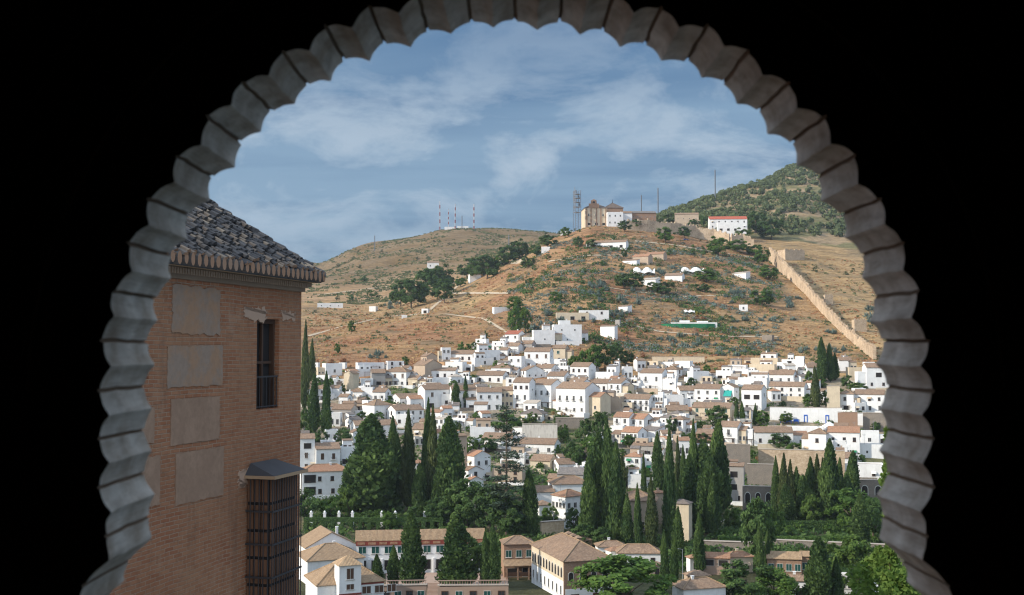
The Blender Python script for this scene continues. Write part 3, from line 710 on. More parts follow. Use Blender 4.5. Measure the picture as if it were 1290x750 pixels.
def house_parts(root, w, d, h, roof, mat, rmat, ws, sw, r, sink=5.0, big=False, rp=0.40, ov=0.32, origin=(0, 0), chim=None, z0=0.0):
    ox, oy = origin
    X0, X1, Y0, Y1 = ox-w/2, ox+w/2, oy-d/2, oy+d/2
    q = MB(); zb = z0-sink
    rh = 0
    if roof == 'X': rh = d/2*rp
    if roof == 'Y': rh = w/2*rp
    if roof == 'P': rh = min(w, d)/2*rp
    if roof == 'S': rh = d*0.22
    T = h
    if roof == 'F':
        pb = 0.45 if h > 2.5 else 0.12; t_ = min(0.25, w*.1)
        for (a, b, c, e) in ((X0, X1, Y0, Y0+t_), (X0, X1, Y1-t_, Y1), (X0, X0+t_, Y0+t_, Y1-t_), (X1-t_, X1, Y0+t_, Y1-t_)): q.box(a, b, c, e, T-pb, T)
        q.box(X0, X1, Y0, Y1, zb, T-pb-.002)
    elif roof == 'X': q.prism([(Y0, zb), (Y1, zb), (Y1, T), (oy, T+rh), (Y0, T)], 'x', X0, X1)
    elif roof == 'Y': q.prism([(X0, zb), (X1, zb), (X1, T), (ox, T+rh), (X0, T)], 'y', Y0, Y1)
    elif roof == 'S': q.prism([(Y0, zb), (Y1, zb), (Y1, T+rh), (Y0, T)], 'x', X0, X1)
    else: q.box(X0, X1, Y0, Y1, zb, T)
    q.build('wall', mat, root)
    q = MB(); th = 0.16; gv = 0.15
    if roof == 'F':
        q.box(X0+t_+.004, X1-t_-.004, Y0+t_+.004, Y1-t_-.004, T-pb, T-pb+.05); q.build('roof_terrace', M['terr'] if rmat is M['roof'] else rmat, root)
    elif roof in 'XY':
        hw = (d if roof == 'X' else w)/2; c = oy if roof == 'X' else ox
        dz = ov*rp; e0, e1 = ((X0-gv, X1+gv) if roof == 'X' else (Y0-gv, Y1+gv)); ax = 'x' if roof == 'X' else 'y'
        b_ = 0.012
        q.prism([(c-hw-ov, T-dz+b_), (c, T+rh+b_), (c+hw+ov, T-dz+b_), (c+hw+ov, T-dz+th), (c, T+rh+th+.03), (c-hw-ov, T-dz+th)], ax, e0, e1); q.build('roof', rmat, root)
    elif roof == 'S':
        sl = rh/d; q.prism([(Y0-ov, T-ov*sl+.012), (Y1+.1, T+rh+.1*sl+.012), (Y1+.1, T+rh+.1*sl+th), (Y0-ov, T-ov*sl+th)], 'x', X0-gv, X1+gv); q.build('roof', rmat, root)
    elif roof == 'P':
        a = [(X0-ov, Y0-ov), (X1+ov, Y0-ov), (X1+ov, Y1+ov), (X0-ov, Y1+ov)]; z_ = T+.012; zt = z_+.12
        lo = [(x, y, z_) for x, y in a]; hi = [(x, y, zt) for x, y in a]
        k = min(w, d)/2+ov
        if w >= d: rd = [(X0-ov+k, oy, zt+k*rp), (X1+ov-k, oy, zt+k*rp)]
        else: rd = [(ox, Y0-ov+k, zt+k*rp), (ox, Y1+ov-k, zt+k*rp)]
        q.quad(*lo[::-1])
        for i in range(4): q.quad(lo[i], lo[(i+1) % 4], hi[(i+1) % 4], hi[i])
        if abs(w-d) < 0.05:
            for i in range(4): q.poly([hi[i], hi[(i+1) % 4], rd[0]])
        elif w > d:
            q.quad(hi[0], hi[1], rd[1], rd[0]); q.poly([hi[1], hi[2], rd[1]]); q.quad(hi[2], hi[3], rd[0], rd[1]); q.poly([hi[3], hi[0], rd[0]])
        else:
            q.poly([hi[0], hi[1], rd[0]]); q.quad(hi[1], hi[2], rd[1], rd[0]); q.poly([hi[2], hi[3], rd[1]]); q.quad(hi[3], hi[0], rd[0], rd[1])
        ro = q.build('roof', rmat, root)
        if big or w > 6:                       # pale mortar hips
            hq = MB()
            ends = ((0, 0), (1, 1), (2, 1), (3, 0)) if w >= d else ((0, 0), (1, 0), (2, 1), (3, 1))
            for i, e in ends: hq.tube(Vector(hi[i])+Vector((0, 0, .03)), Vector(rd[e])+Vector((0, 0, .03)), .13, .13, 6)
            if (Vector(rd[0])-Vector(rd[1])).length > .1: hq.tube(Vector(rd[0])+Vector((0, 0, .03)), Vector(rd[1])+Vector((0, 0, .03)), .14, .14, 6)
            hq.build('hip_tiles', M['rooftan'] if rmat not in (M['redroof'], M['roofdark'], M['roofgrey']) else rmat, ro)
    facade(root, ws, w, h, lambda u: ((ox+u, Y0), 0), 0, r, big)
    if sw:
        side, spec = sw[0], sw[1:]
        if side == 'L': facade(root, spec, d, h, lambda u: ((X0, oy+u), -math.pi/2), 0, r, big)
        else: facade(root, spec, d, h, lambda u: ((X1, oy+u), math.pi/2), 0, r, big)
    if chim is None: chim = 1 if (roof in 'XYP' and r.random() < 0.55) else 0
    for _ in range(chim):
        q = MB(); x = ox+r.uniform(-.32, .32)*w; y = oy+r.uniform(-.1, .3)*d
        zc = T + rh*0.45; q.box(x-.28, x+.28, y-.22, y+.22, zc-.4, zc+rh*.5+.75); q.box(x-.36, x+.36, y-.3, y+.3, zc+rh*.5+.752, zc+rh*.5+.86, 0); q.build('chimney', mat, root)
    return rh
def H(xl, xr, ye, yb, rot, k, roof, mat, ws, label, rm=None, sw=None, cat=None, name=None, sink=5.0, big=False, rp=0.46, chim=None, D=None, ov=0.32, group='houses of the hillside town'):
    r = random.Random(int(xl*7+ye*13))
    if group == 'houses of the hillside town' and yb < 640 and not any(z in label for z in ('blank', 'plain', 'bare', 'wall ', 'ruin', 'single', 'one ')):
        ws = ','.join(('q1' if xr-xl > 12 and r.random() < .6 else a) if a[:1] == 'n' else a for a in ws.split(','))
    base = hit((xl+xr)/2, yb)
    if D: 
        d_ = ray((xl+xr)/2, yb); base = d_*(D/d_.y)
    s = base.y/F; a = R(rot)
    if rot >= 4 and yb < 620: a = R(rot+8)
    w = (xr-xl)*s/(math.cos(a)+k*math.sin(abs(a))); d = w*k
    if d < 2.2 and k >= 0.3: d = 2.2
    if roof in 'XP' and k >= .4 and yb < 660: d = max(d, min(8.0, w*1.1))
    h = (yb-ye)*s
    if group == 'houses of the hillside town' and yb < 650 and not big and not any(z in label for z in ('blank', 'plain', 'bare', 'wall ', 'ruin', 'single', 'one ', 'terrace', 'cube')):
        fl = [a for a in ws.split(',') if a]
        if len(fl) == 1 and fl[0][0] != 'n' and h > 4.6: fl = fl+[r.choice(('w', 'd', 'v'))+str(max(1, int(fl[0][1:])))]
        fl = [a if a[0] in 'noa' else a[0]+str(max(int(a[1:] or 0), int(w/math.cos(R(rot))/3.6))) for a in fl]
        ws = ','.join(fl)
        if sw is None and w*.4 < d: sw = ('R' if a > 0 else 'L')+','.join(['q1' if r.random() < .5 else 'w1', 'w1' if r.random() < .6 else 'n'])
    az = math.atan2(base.x, base.y)
    # keep the nearest corner at the given depth
    f = Vector((math.sin(az), math.cos(az), 0)); c = base + f*(d/2*math.cos(a)+w/2*abs(math.sin(a)))*0.9
    m = M[mat]; rmat = M[rm] if rm else M['roof']
    cat = cat or 'house'
    name = name or {'white': 'white_house', 'cream': 'cream_house', 'tan': 'tan_house', 'grey': 'grey_house', 'ochre': 'ochre_house', 'stone': 'stone_house', 'brickfar': 'brick_house', 'stain': 'plastered_house', 'pink': 'pink_house', 'rammed': 'earth_house'}[mat]
    root = empty(name, (c.x, c.y, base.z), -az-a)
    house_parts(root, w, d, h, roof, m, rmat, ws, sw, r, sink, big, rp, ov, chim=chim)
    if group == 'houses of the hillside town' and yb < 640 and w > 4.2 and roof != 'Y':
        rr = random.Random(int(xl*3+yb*17))
        if 'terrace block' in label: rr.random = lambda: 1.0
        def wing(sx):
            ww = rr.uniform(.28, .5)*w; dd = rr.uniform(.5, .85)*d; hh = h*rr.uniform(.5, .82); off = rr.uniform(-.15, .45)*d
            rt = rr.choice('FFXXS') if ww > 2.5 else 'F'
            house_parts(root, ww, dd, hh, rt, M[rr.choice(('white', 'white', 'white', 'cream', mat))], M[rr.choice(('roof', 'roof', 'roofgrey', 'roofred', 'terr'))], rr.choice(('w1', 'd1', 'n', 'w2', 'o1', 'q2')), None, rr, sink, False, rp, .25, origin=(sx*(w/2+ww/2-.05), off), chim=0)
        if rr.random() < .62: wing(-1)
        if rr.random() < .62: wing(1)
        if rr.random() < .6:                      # raised rear block or roof-top room
            ww = rr.uniform(.35, .6)*w; house_parts(root, ww, d*.5, h+rr.uniform(1.2, 2.6), rr.choice('FXXS'), M[rr.choice(('white', 'white', 'tan', mat))], M[rr.choice(('roof', 'roof', 'roofgrey'))], 'w2,n', None, rr, sink, False, rp, .25, origin=(rr.uniform(-.2, .2)*w, d*.5), chim=rr.choice((0, 1)))
        if rr.random() < .75:                     # garden or terrace wall in front
            q = MB(); gw = rr.uniform(.7, 1.25)*w; gx = rr.uniform(-.3, .3)*w; gd = rr.uniform(1.5, 4.5); gh = rr.uniform(.2, 1.5)
            q.box(gx-gw/2, gx+gw/2, -d/2-gd, -d/2-gd+.3, -sink-2, gh); sd = rr.choice((-1, 1)); x_ = gx+sd*gw/2
            q.box(min(x_, x_-sd*.3), max(x_, x_-sd*.3), -d/2-gd+.303, -d/2-.01, -sink-2, gh+.004)
            q.build('garden_wall', M[rr.choice(('white', 'white', 'cream', 'stone', 'stain', 'tan'))], root)
        if rr.random() < .3:                      # pergola over the terrace
            q = MB(); gx = rr.uniform(-.3, .1)*w; gw = min(4.5, w*.5)
            for i in range(7): q.box(gx+gw*i/6-.05, gx+gw*i/6+.05, -d/2-2.6, -d/2-.01, 2.3, 2.42)
            for x_ in (gx, gx+gw): q.box(x_-.07, x_+.07, -d/2-2.5, -d/2-2.36, -3, 2.297)
            q.build('pergola', M['wood'], root)
    if group == 'houses of the hillside town' and yb < 700 and random.Random(int(xl*31+yb)).random() < .5:
        ra = random.Random(int(xl*37+yb)); q = MB(); x = ra.uniform(-.35, .35)*w; z = h+.2; q.tube((x, d*.2, z-.5), (x, d*.2, z+3.4), .05, .04, 5); q.tube((x-.7, d*.2, z+3.2), (x+.7, d*.2, z+3.2), .035, .035, 4); q.tube((x-.45, d*.2, z+2.7), (x+.45, d*.2, z+2.7), .03, .03, 4); q.build('aerial', M['steel'], root)
    tag(root, label, cat, group)
    root['w'] = w; root['d'] = d; root['h'] = h
    FOOT.append((c.x, c.y, max(w, d)*.62+1.0, d*.5))
    HOUSES.append(((xl+xr)/2, (ye+yb)/2, label))
    return root

# ------------------------------------------------------------------ the town (pixel spans give each house its direction and size; depth comes from the slope it stands on)
TOWN = [
# xl, xr, eave, base, turn, depth, roof, wall, windows, label, options
(394,403,457,467,15,.8,'F','white','n','tiny white shed wall at the upper left end of the town, beside tall cypresses'),
(406,431,458,475,-20,.6,'F','white','w1','pale flat-roofed house with one window at top left of the town under the dry slope'),
(427,437,457,465,18,.6,'F','white','n','small bright white block right behind the top left flat-roofed house'),
(448,484,457,468,-12,.4,'F','white','q1','long low pale block along the upper left edge of the town'),
(443,473,465,475,-12,.4,'F','white','n','white terrace wall in front of the long low pale block'),
(486,509,455,467,-10,.6,'F','white','w2','pale flat house with two small windows beside a bright green bush at the town top'),
(398,420,473,486,20,.6,'F','white','q2','white flat house with two tiny windows above the left thin cypress'),
(386,400,490,506,-15,.7,'X','white','w1','small pink-roofed house between the two left cypresses'),
(400,417,490,505,14,.7,'X','white','w1','small brown-roofed house just right of the thin left cypress'),
(416,431,489,500,12,.7,'X','white','n','low reddish roof right of the pointed left cypress'),
(433,452,471,495,26,.9,'Y','cream','n','cream gabled house with a bare sunlit end wall on the upper left'),
(441,461,494,505,10,.7,'P','white','s2','white house with brown hip roof and two shuttered windows below the cream gable'),
(454,470,477,490,-5,.6,'F','white','o1','white house with a dark terrace under a pale awning'),
(467,485,470,488,-5,.5,'X','grey','o1','grey house with dark open terrace and reddish roof beside the awning house'),
(455,472,488,504,10,.6,'F','white','d1','plain white flat house with one balcony door below the awning'),
(471,491,494,506,15,.6,'X','white','w2','white house with flat brown roof and aerial, upper left of the centre'),
(428,442,500,512,15,.6,'X','white','n','low white shed with brown roof beside the left garden'),
(444,463,508,519,10,.7,'P','tan','o1','tan house with dark porch and brown hip roof, left side'),
(458,492,511,530,-38,.75,'P','white','w2','white hip-roofed house with one bright and one shaded wall, above the broad dark conifer'),
(488,533,517,532,-28,.5,'X','white','w3','white house with stepped front and brown roof behind the pointed pair of cypresses'),
(493,531,502,514,-30,.6,'X','white','w3','white house with broad brown roof and sunlit left gable'),
(527,568,491,515,-24,.5,'X','white','s2,o2','tall pale house with two brown shutters and a white roof terrace'),
(484,521,469,487,18,.7,'P','white','s3','house with large brown hip roof and three windows at the upper left of the town'),
(530,551,449,462,-38,.7,'Y','tan','n','small tan tower-like house with a sunlit gable on the upper edge of the town'),
(521,557,460,478,-40,.8,'Y','tan','n','big tan gable house with bright left wall below the small tan tower house'),
(538,577,467,478,5,.4,'S','white','w4','low white front with four small windows against the big tan gable'),
(555,568,438,456,-10,.8,'F','white','w2,w1','narrow three-storey pale house at the foot of the dry slope'),
(562,601,446,456,10,.5,'X','white','w4','long white house with brown roof and a row of four dark windows near the slope'),
(561,588,456,469,15,.6,'F','white','w2','stepped white cube house under the row of four windows'),
(551,561,456,465,10,.6,'F','ochre','n','small orange plastered wall between white houses'),
(532,568,476,487,-14,.5,'F','white','n','long pale blank block with flat top beneath the tan gable'),
(532,550,482,490,10,.4,'F','white','a2','white terrace with two round arches on the left of the town centre'),
(500,531,477,488,15,.5,'F','cream','w3','cream terrace building with three windows on the left of the town'),
(579,595,474,484,20,.6,'F','white','n','plain white block beside a yellow-green tree'),
(600,640,473,483,12,.45,'X','white','w3,','long low white house under a brown roof near the town centre'),
(588,606,490,499,15,.5,'X','white','w1','small white house with dark red roof right of the thin central-left cypress'),
(599,632,494,517,-5,.6,'X','white','w2,d3','white two-storey house with a long balcony and three tall doors'),
(566,600,492,515,-10,.5,'X','white','d2,d2','white house half hidden by two small cypresses'),
(599,616,427,441,12,.8,'F','white','o3','white cube with three dark openings on the slope left of the red roof'),
(637,661,421,435,22,.7,'X','white','w2','white house with bright red roof at the top of the town',dict(rm='redroof')),
(620,641,430,442,20,.7,'F','white','n','white stepped block left of the red-roofed house'),
(670,699,416,436,-8,.55,'F','white','q1','large blank white cube high on the slope with one tiny window'),
(695,733,409,433,-8,.6,'F','white','q2,q1','tallest white cube house on the upper right of the blank cube',dict(sw=None)),
(598,630,441,457,-20,.6,'F','white','d2','white house with a long slanting wall below the three-opening cube'),
(594,622,451,462,-20,.5,'F','white','w1','pale blue-shaded block with one window beside a small palm'),
(630,643,441,449,15,.6,'X','white','n','small brown roof just below the red-roofed house'),
(641,658,436,446,15,.7,'X','white','n','brown tiled roof in front of the blank white cube, left part'),
(657,674,433,443,10,.6,'X','grey','o1','grey house with dark open front under the blank white cube'),
(640,662,449,468,16,.7,'F','white','w2,w2','bright white house with four windows and a pot-filled roof terrace'),
(661,697,443,465,6,.5,'X','white','s3,s3','broad white house with two rows of three brown shutters'),
(697,716,439,457,8,.6,'X','cream','g1,w1','cream house with dark porch under the tallest white cube'),
(655,686,467,478,-26,.7,'Y','white','n','white gable turned to the shade in the middle of the town'),
(620,649,464,476,14,.5,'P','white','w5','low white house with five little windows and brown hip roof'),
(673,704,464,473,20,.8,'X','white','n','long slanting brown roof below the two rows of shutters'),
(700,718,461,472,10,.5,'F','white','w3','white flat house with three small square windows right of centre'),
(719,750,462,480,18,.7,'X','white','w3','bright white house with a dark round-headed opening right of centre'),
(690,718,474,484,15,.7,'X','white','n','brown roof between the centre terraces'),
(719,743,481,488,15,.7,'X','white','n','low wide brown roof under the bright house right of centre'),
(732,753,484,492,-10,.6,'X','white','w1','dark red roofed house at the right of the eight-window house'),
(648,673,482,516,12,.6,'X','white','w3,d2,w2','tall three-storey white house in the town centre'),
(670,710,485,514,28,.9,'X','white','d3,d3','white house with tall narrow balcony doors and grey side wall'),
(700,756,490,524,28,.7,'X','white','d4,w4','large white house with eight windows and a grey-brown side wall',dict(big=True)),
(632,650,492,514,8,.5,'X','cream','w3,w3','cream house with a green-railed balcony left of the three-storey house'),
(637,651,476,490,5,.6,'F','white','w1','narrow white house above the green-railed balcony'),
(657,689,522,531,10,.6,'P','white','w4','small pavilion with grey-brown roof on top of the streaked retaining wall',dict(rm='roofgrey')),
(655,706,560,573,10,.5,'X','white','w3','long house under two brown roofs at the foot of the streaked wall'),
(670,701,581,593,14,.6,'X','cream','o1','cream house with a dark porch below the streaked wall'),
(697,723,585,597,-20,.7,'X','white','w2','white house with reddish-brown roof left of the belvedere tower'),
(732,747,571,590,20,1,'P','tan','o1','tan belvedere tower with open top and pyramid roof',dict(cat='tower')),
(733,752,583,599,18,.7,'F','white','w1','white house at the foot of the belvedere tower'),
(750,780,469,483,22,.6,'F','white','q1','white terraced house with grey side wall right of the town centre'),
(767,781,459,471,20,.6,'F','white','q1','small white box house on top of the terraced house'),
(768,793,483,498,26,.8,'X','white','d2','small white house with two doors and grey gable, right of centre'),
(748,770,483,494,10,.5,'X','white','w2','low brown-roofed house left of the grey gable'),
(807,842,470,493,14,.7,'X','white','d2,w1','square white villa with brown hip-like roof and arched brown door',dict(big=True,chim=0)),
(790,807,483,493,10,.5,'F','white','n','white terrace left of the villa with the arched door'),
(838,854,477,498,10,.6,'F','white','w1,w1','narrow white house stuck to the right of the arched-door villa'),
(838,858,466,477,15,.6,'P','white','d2','white house with hip roof just above the right of the villa'),
(812,833,455,468,15,.6,'F','cream','w1','cream flat house at the town top behind the villa'),
(833,851,456,467,12,.6,'F','white','n','white block at the town top behind the villa, right part'),
(850,873,455,470,12,.6,'F','white','w1','white terraced block under the long cream wall'),
(866,893,468,484,-25,.8,'F','white','n','long pale blank wall house falling to the right of the villa'),
(852,883,492,504,-14,.6,'X','white','w3','white house with orange-brown roof right of the big blank wall'),
(785,824,503,518,12,.45,'X','white','d5','long white house with a row of five tall narrow doors'),
(822,838,498,517,14,.6,'F','white','w4,w3','white house with dark louvred top storey'),
(837,861,498,517,-10,.6,'F','white','n','big blank pale wall right of the louvred house'),
(753,787,500,518,12,.6,'F','tan','n','plain tan walled building above the tall right cypresses'),
(860,877,503,516,-10,.5,'F','white','q2','small white house with two little windows beside green bushes'),
(876,912,490,507,8,.5,'X','white','w3','white house with brown roof and lean-to left of the teal awning'),
(909,931,488,509,20,.8,'Y','white','g1','bright white gable with a teal awning'),
(876,905,481,489,8,.5,'F','cream','n','cream parapet wall above the teal awning house'),
(902,926,467,480,10,.5,'F','white','o2','white roof terrace with pots and dark openings'),
(917,942,460,468,10,.4,'F','white','n','white garden wall below grey-green agaves, right of centre'),
(921,934,471,483,10,.6,'F','grey','o1','grey open shelter behind the teal awning'),
(930,969,476,490,5,.45,'F','white','q1','long white house with a single window right of the grey shelter'),
(946,983,451,461,5,.5,'F','cream','n','roofless cream ruin at the top right of the town'),
(944,978,459,470,5,.4,'F','cream','n','lower tier of the roofless cream ruin with dry grass'),
(936,964,491,518,8,.5,'X','white','o2,d2','white house with brown columns and wide dark balconies'),
(968,1003,472,484,4,.5,'X','white','w3','white house with brown roof behind the large right house'),
(969,1017,487,502,4,.5,'X','white','w3','large white house with brown roof above the blue courtyard'),
(985,1004,453,468,4,.5,'F','white','o1','white house with a big dark veranda at the top right'),
(1002,1014,449,470,4,.6,'F','white','n','tall narrow white block beside the veranda'),
(1014,1034,463,477,-12,.6,'X','white','g1','small white house with green window left of the sparse brown cypress'),
(1056,1072,454,469,-5,.6,'X','white','n','small pale house right of the twin dark cypresses'),
(1066,1087,463,482,-20,.6,'F','cream','n','cream ruin wall near the foot of the long old wall'),
(1087,1119,463,490,-15,.7,'X','white','o1,w1','modern white house with a recessed brown balcony at the right end'),
(1057,1079,497,518,5,.8,'P','white','v1,o1','square white house with hip roof and porch at the right end'),
(1078,1114,497,518,2,.5,'X','white','v3,d3','long white house with veranda next to the square porch house'),
(1016,1041,493,504,5,.5,'S','white','w1','low white house left of the pale buttress wall'),
(872,926,514,528,8,.5,'X','cream','g4','long cream house with green shutters behind the round dark tree'),
(908,935,538,560,10,.6,'X','white','d1,d2','bright white house above the dark stone buttress',dict(big=True)),
(932,951,541,561,10,.6,'F','white','v1','white cube right of the bright house above the buttress'),
(948,998,545,563,-8,.4,'X','white','v3','long pale house with low roof beside the vine terrace'),
(878,901,547,560,5,.6,'X','brickfar','n','old brick-red house wall behind the tall right cypresses'),
(914,938,588,634,5,.6,'S','grey','o1,o1,a2','ruined grey house with open floors above arches',dict(cat='ruin',name='ruined_house')),
(975,1029,538,552,2,.4,'F','white','n','white terrace block under the blue courtyard furniture'),
(1020,1045,547,577,6,.7,'P','white','v1,v1','tall white house with dark barred windows at lower right'),
(1044,1083,545,577,2,.5,'X','white','v2,v1','white house with bright orange-red roof strip at lower right',dict(rm='roofred')),
(1047,1066,555,577,-4,.6,'F','white','n,v1','white block in front of the orange-red roof strip'),
(1085,1107,543,560,-4,.5,'F','white','d1','small white house with dark door and parapet terrace at far right'),
(1074,1112,560,577,-4,.5,'F','white','n','pale terrace block below the far right parapet house'),
(1050,1074,577,590,-2,.5,'X','white','o2','low house with brown roof strip in the right lower terraces'),
(1060,1112,585,606,-4,.5,'F','white','v2','long pale flat house above two stone arches at far right'),
(376,396,553,594,-3,.6,'X','white','o1,s1,s1','pale house with a dark roof loggia beside the brick building',dict(chim=0)),
(394,428,566,594,-10,.8,'X','white','b2','pale house with big brown roof and two brown balcony doors at far left'),
(428,453,563,587,-10,.5,'F','white','o2','pale flat terrace house behind the big orange-tiled villa'),
(377,441,595,626,-8,.5,'P','white','v4,v4','wide white villa with orange-brown hip roof above the hedge garden',dict(rm='roofred',big=True)),
(440,458,545,558,-25,.8,'Y','white','q1','small white gable with one dark slit, left of the broad conifer'),
(442,500,536,552,-14,.4,'X','white','d3','long house with orange-brown roof behind the broad conifer'),
(420,449,516,528,14,.5,'X','grey','w1','grey house with brown roof and ivy below the left town'),
(436,455,530,540,-30,.8,'X','white','n','mossy grey-brown roof left of the broad conifer',dict(rm='roofgrey')),
(520,534,584,604,0,.8,'P','white','w1','little house with orange-brown hip roof seen between the cypresses',dict(rm='roofred')),
(521,549,541,558,10,.6,'X','cream','w1','cream house glimpsed between the two pairs of pointed cypresses'),
(568,592,527,539,20,.6,'F','white','q1','white house with terracotta roof terrace, left of the cedar',dict(rm='terrcot')),
(572,588,550,606,-20,.8,'S','tan','n','tall blank tan wall right of the fuzzy conifer'),
(586,618,575,608,-35,.8,'Y','white','w2,w2','white gabled house with orange roof between conifer and cedar',dict(rm='roofred')),
(583,609,593,610,-25,.8,'Y','white','w1','smaller white gable in front of the orange-roofed gable house'),
(586,609,606,616,-25,.6,'Y','white','n','low red-roofed lean-to below the smaller white gable',dict(rm='roofred')),
(592,623,538,554,0,.5,'F','white','n','pale garden terrace wall left of the cedar'),
(608,652,553,568,10,.5,'X','white','w2','white house behind the cedar branches, upper part'),
(630,664,571,588,5,.5,'F','white','w2','white house behind the cedar trunk'),
(620,662,591,608,5,.5,'F','tan','w2','tan house behind the lower cedar branches'),
(774,801,526,542,16,.8,'X','white','d1','white house with steep orange roof and dark gable',dict(rm='roofred')),
(786,821,528,543,20,.6,'X','white','d3','white house under two joined orange roofs',dict(rm='roofred')),
(785,813,545,562,20,.7,'X','white','d4','white house with wide orange roof and four tall doors, right centre',dict(rm='roofred')),
(806,838,543,558,26,1.0,'S','white','n','big plain grey shed roof among orange roofs',dict(rm='roofgrey')),
(769,788,537,553,14,.6,'F','white','a1','low white wall house with an arched gate left of the orange roofs'),
(813,839,522,534,14,.5,'F','white','w3','white terrace house with three windows behind the orange roofs'),
(822,841,514,525,10,.6,'F','grey','o1','grey flat roof with shed behind the terrace house'),
(838,867,517,526,-10,.5,'X','cream','w1','cream house with grey roof under the big blank wall'),
(847,868,529,548,20,.8,'P','white','w2,q1','small white villa with brown hip roof overgrown at its right'),
(848,865,548,564,10,.6,'F','tan','n','plain tan block below the overgrown villa'),
(831,843,553,564,10,.8,'X','white','n','small red roof left of the plain tan block',dict(rm='roofred')),
(796,826,562,576,5,.5,'S','grey','o2','long dark porch house under the orange roofs'),
(788,811,576,595,5,.7,'P','white','w2','white house with orange hip roof and two windows in front of the dark porch',dict(rm='roofred')),
(810,826,574,594,5,.6,'F','white','q1','small white block behind the right cypresses'),
(791,813,598,615,0,.5,'F','white','n','lilac-white blank block behind the hall roof'),
(776,829,632,670,4,.8,'P','tan','o4','long hall with wide pinkish-brown roof behind a row of cypresses',dict(big=True,chim=0)),
(822,838,622,660,-25,.8,'P','tan','n','hall wing with orange sunlit roof end between cypresses',dict(rm='roofred')),
(846,872,636,682,14,.8,'P','cream','q1,q1','cream tower house with dark slate roof among cypresses',dict(rm='roofgrey',chim=0)),
(695,737,627,666,-40,.85,'P','white','w3,w1','big white convent-like building with a sunlit left wall and orange roof',dict(rm='roofred',big=True,sw='Lw4,w2',chim=0)),
(690,744,611,640,-12,.7,'P','white','n','large brown hip roof behind the big white convent-like building',dict(big=True,chim=0)),
(673,698,620,642,-10,.6,'X','white','n','pale shaded house with brown roof left of the convent-like building'),
(673,695,637,650,-22,.8,'P','white','w1','small white house with red-brown hip roof beside a green tree'),
(703,740,598,612,5,.6,'X','grey','n','dark grey roofed house behind the convent roofs',dict(rm='roofgrey')),
# lower quarter
(449,610,680,722,-2,.12,'X','white','n','long white school-like building with green shutters and red eaves band',dict(big=True,chim=0,rm='rooftan',rp=1.0,cat='building',name='school_building')),
(372,449,690,726,-14,.9,'Y','white','q1','white building with broad sandy gable roof beside the brick building',dict(rm='rooftan',big=True,rp=.52,chim=1)),
(374,458,707,736,-14,.8,'P','white','n','white building with sandy hip roof, second from the bottom left',dict(rm='rooftan',big=True,rp=.5)),
(384,483,738,782,-14,.8,'P','white','n,w3','white building with sandy roofs and a small square turret at bottom left',dict(rm='rooftan',big=True,rp=.62,chim=0)),
(631,673,687,728,-8,.8,'P','brickfar','g3,o2','brick house with green shutters and hip roof at bottom centre',dict(big=True,rm='roof',chim=0)),
(750,789,690,706,-10,.6,'P','white','w2','white house with brown hip roof behind the large round green tree',dict(rm='roof')),
(763,787,695,710,-30,.7,'P','white','n','lower wing with orange sunlit roof behind the large round green tree',dict(rm='roofred')),
(776,832,698,714,-5,.5,'P','white','v3','low white house with timber windows above the large round tree',dict(rm='roof',big=True,rp=.6)),
(816,835,713,728,-20,.7,'P','tan','w1','tiny tan house with brown roof right of the large round tree'),
(862,894,727,744,-25,.7,'P','tan','o2','small open belvedere with timber posts and brown hip roof at the bottom',dict(rm='roof',sw='Lo2',chim=0)),
(847,914,744,772,-25,.6,'P','white','w2','low white house with brown roofs at the bottom edge right of centre',dict(rm='roof',rp=.5,chim=1)),
(865,881,704,722,-25,.8,'P','white','w1','small white house with orange roof between the cypresses at the bottom',dict(rm='roofred')),
(886,919,703,724,0,.6,'X','pink','o2,n','pink-walled house with red roof and dark veranda at the bottom',dict(rm='roofred')),
(912,948,703,722,-20,.6,'P','cream','w2','cream house with orange roof half behind a green tree',dict(rm='roofred')),
(966,1009,704,724,-3,.5,'X','brickfar','g4','long brick house with sandy roof and dark green windows, left section',dict(rm='rooftan',big=True,rp=.6,chim=0)),
(1008,1032,701,724,-3,.6,'X','brickfar','g2','long brick house with sandy roof, higher right section',dict(rm='rooftan',big=True,rp=.6,chim=0)),
(992,1026,732,754,-6,.6,'X','white','o1','white house with brown tiled roof at the bottom right',dict(rm='roof')),
(1056,1076,724,748,-10,.6,'F','white','w2','white wall house with small windows among the bottom right trees'),
(1096,1128,738,764,-5,.6,'F','white','o2','white house behind bright vine leaves at the bottom right corner'),
]
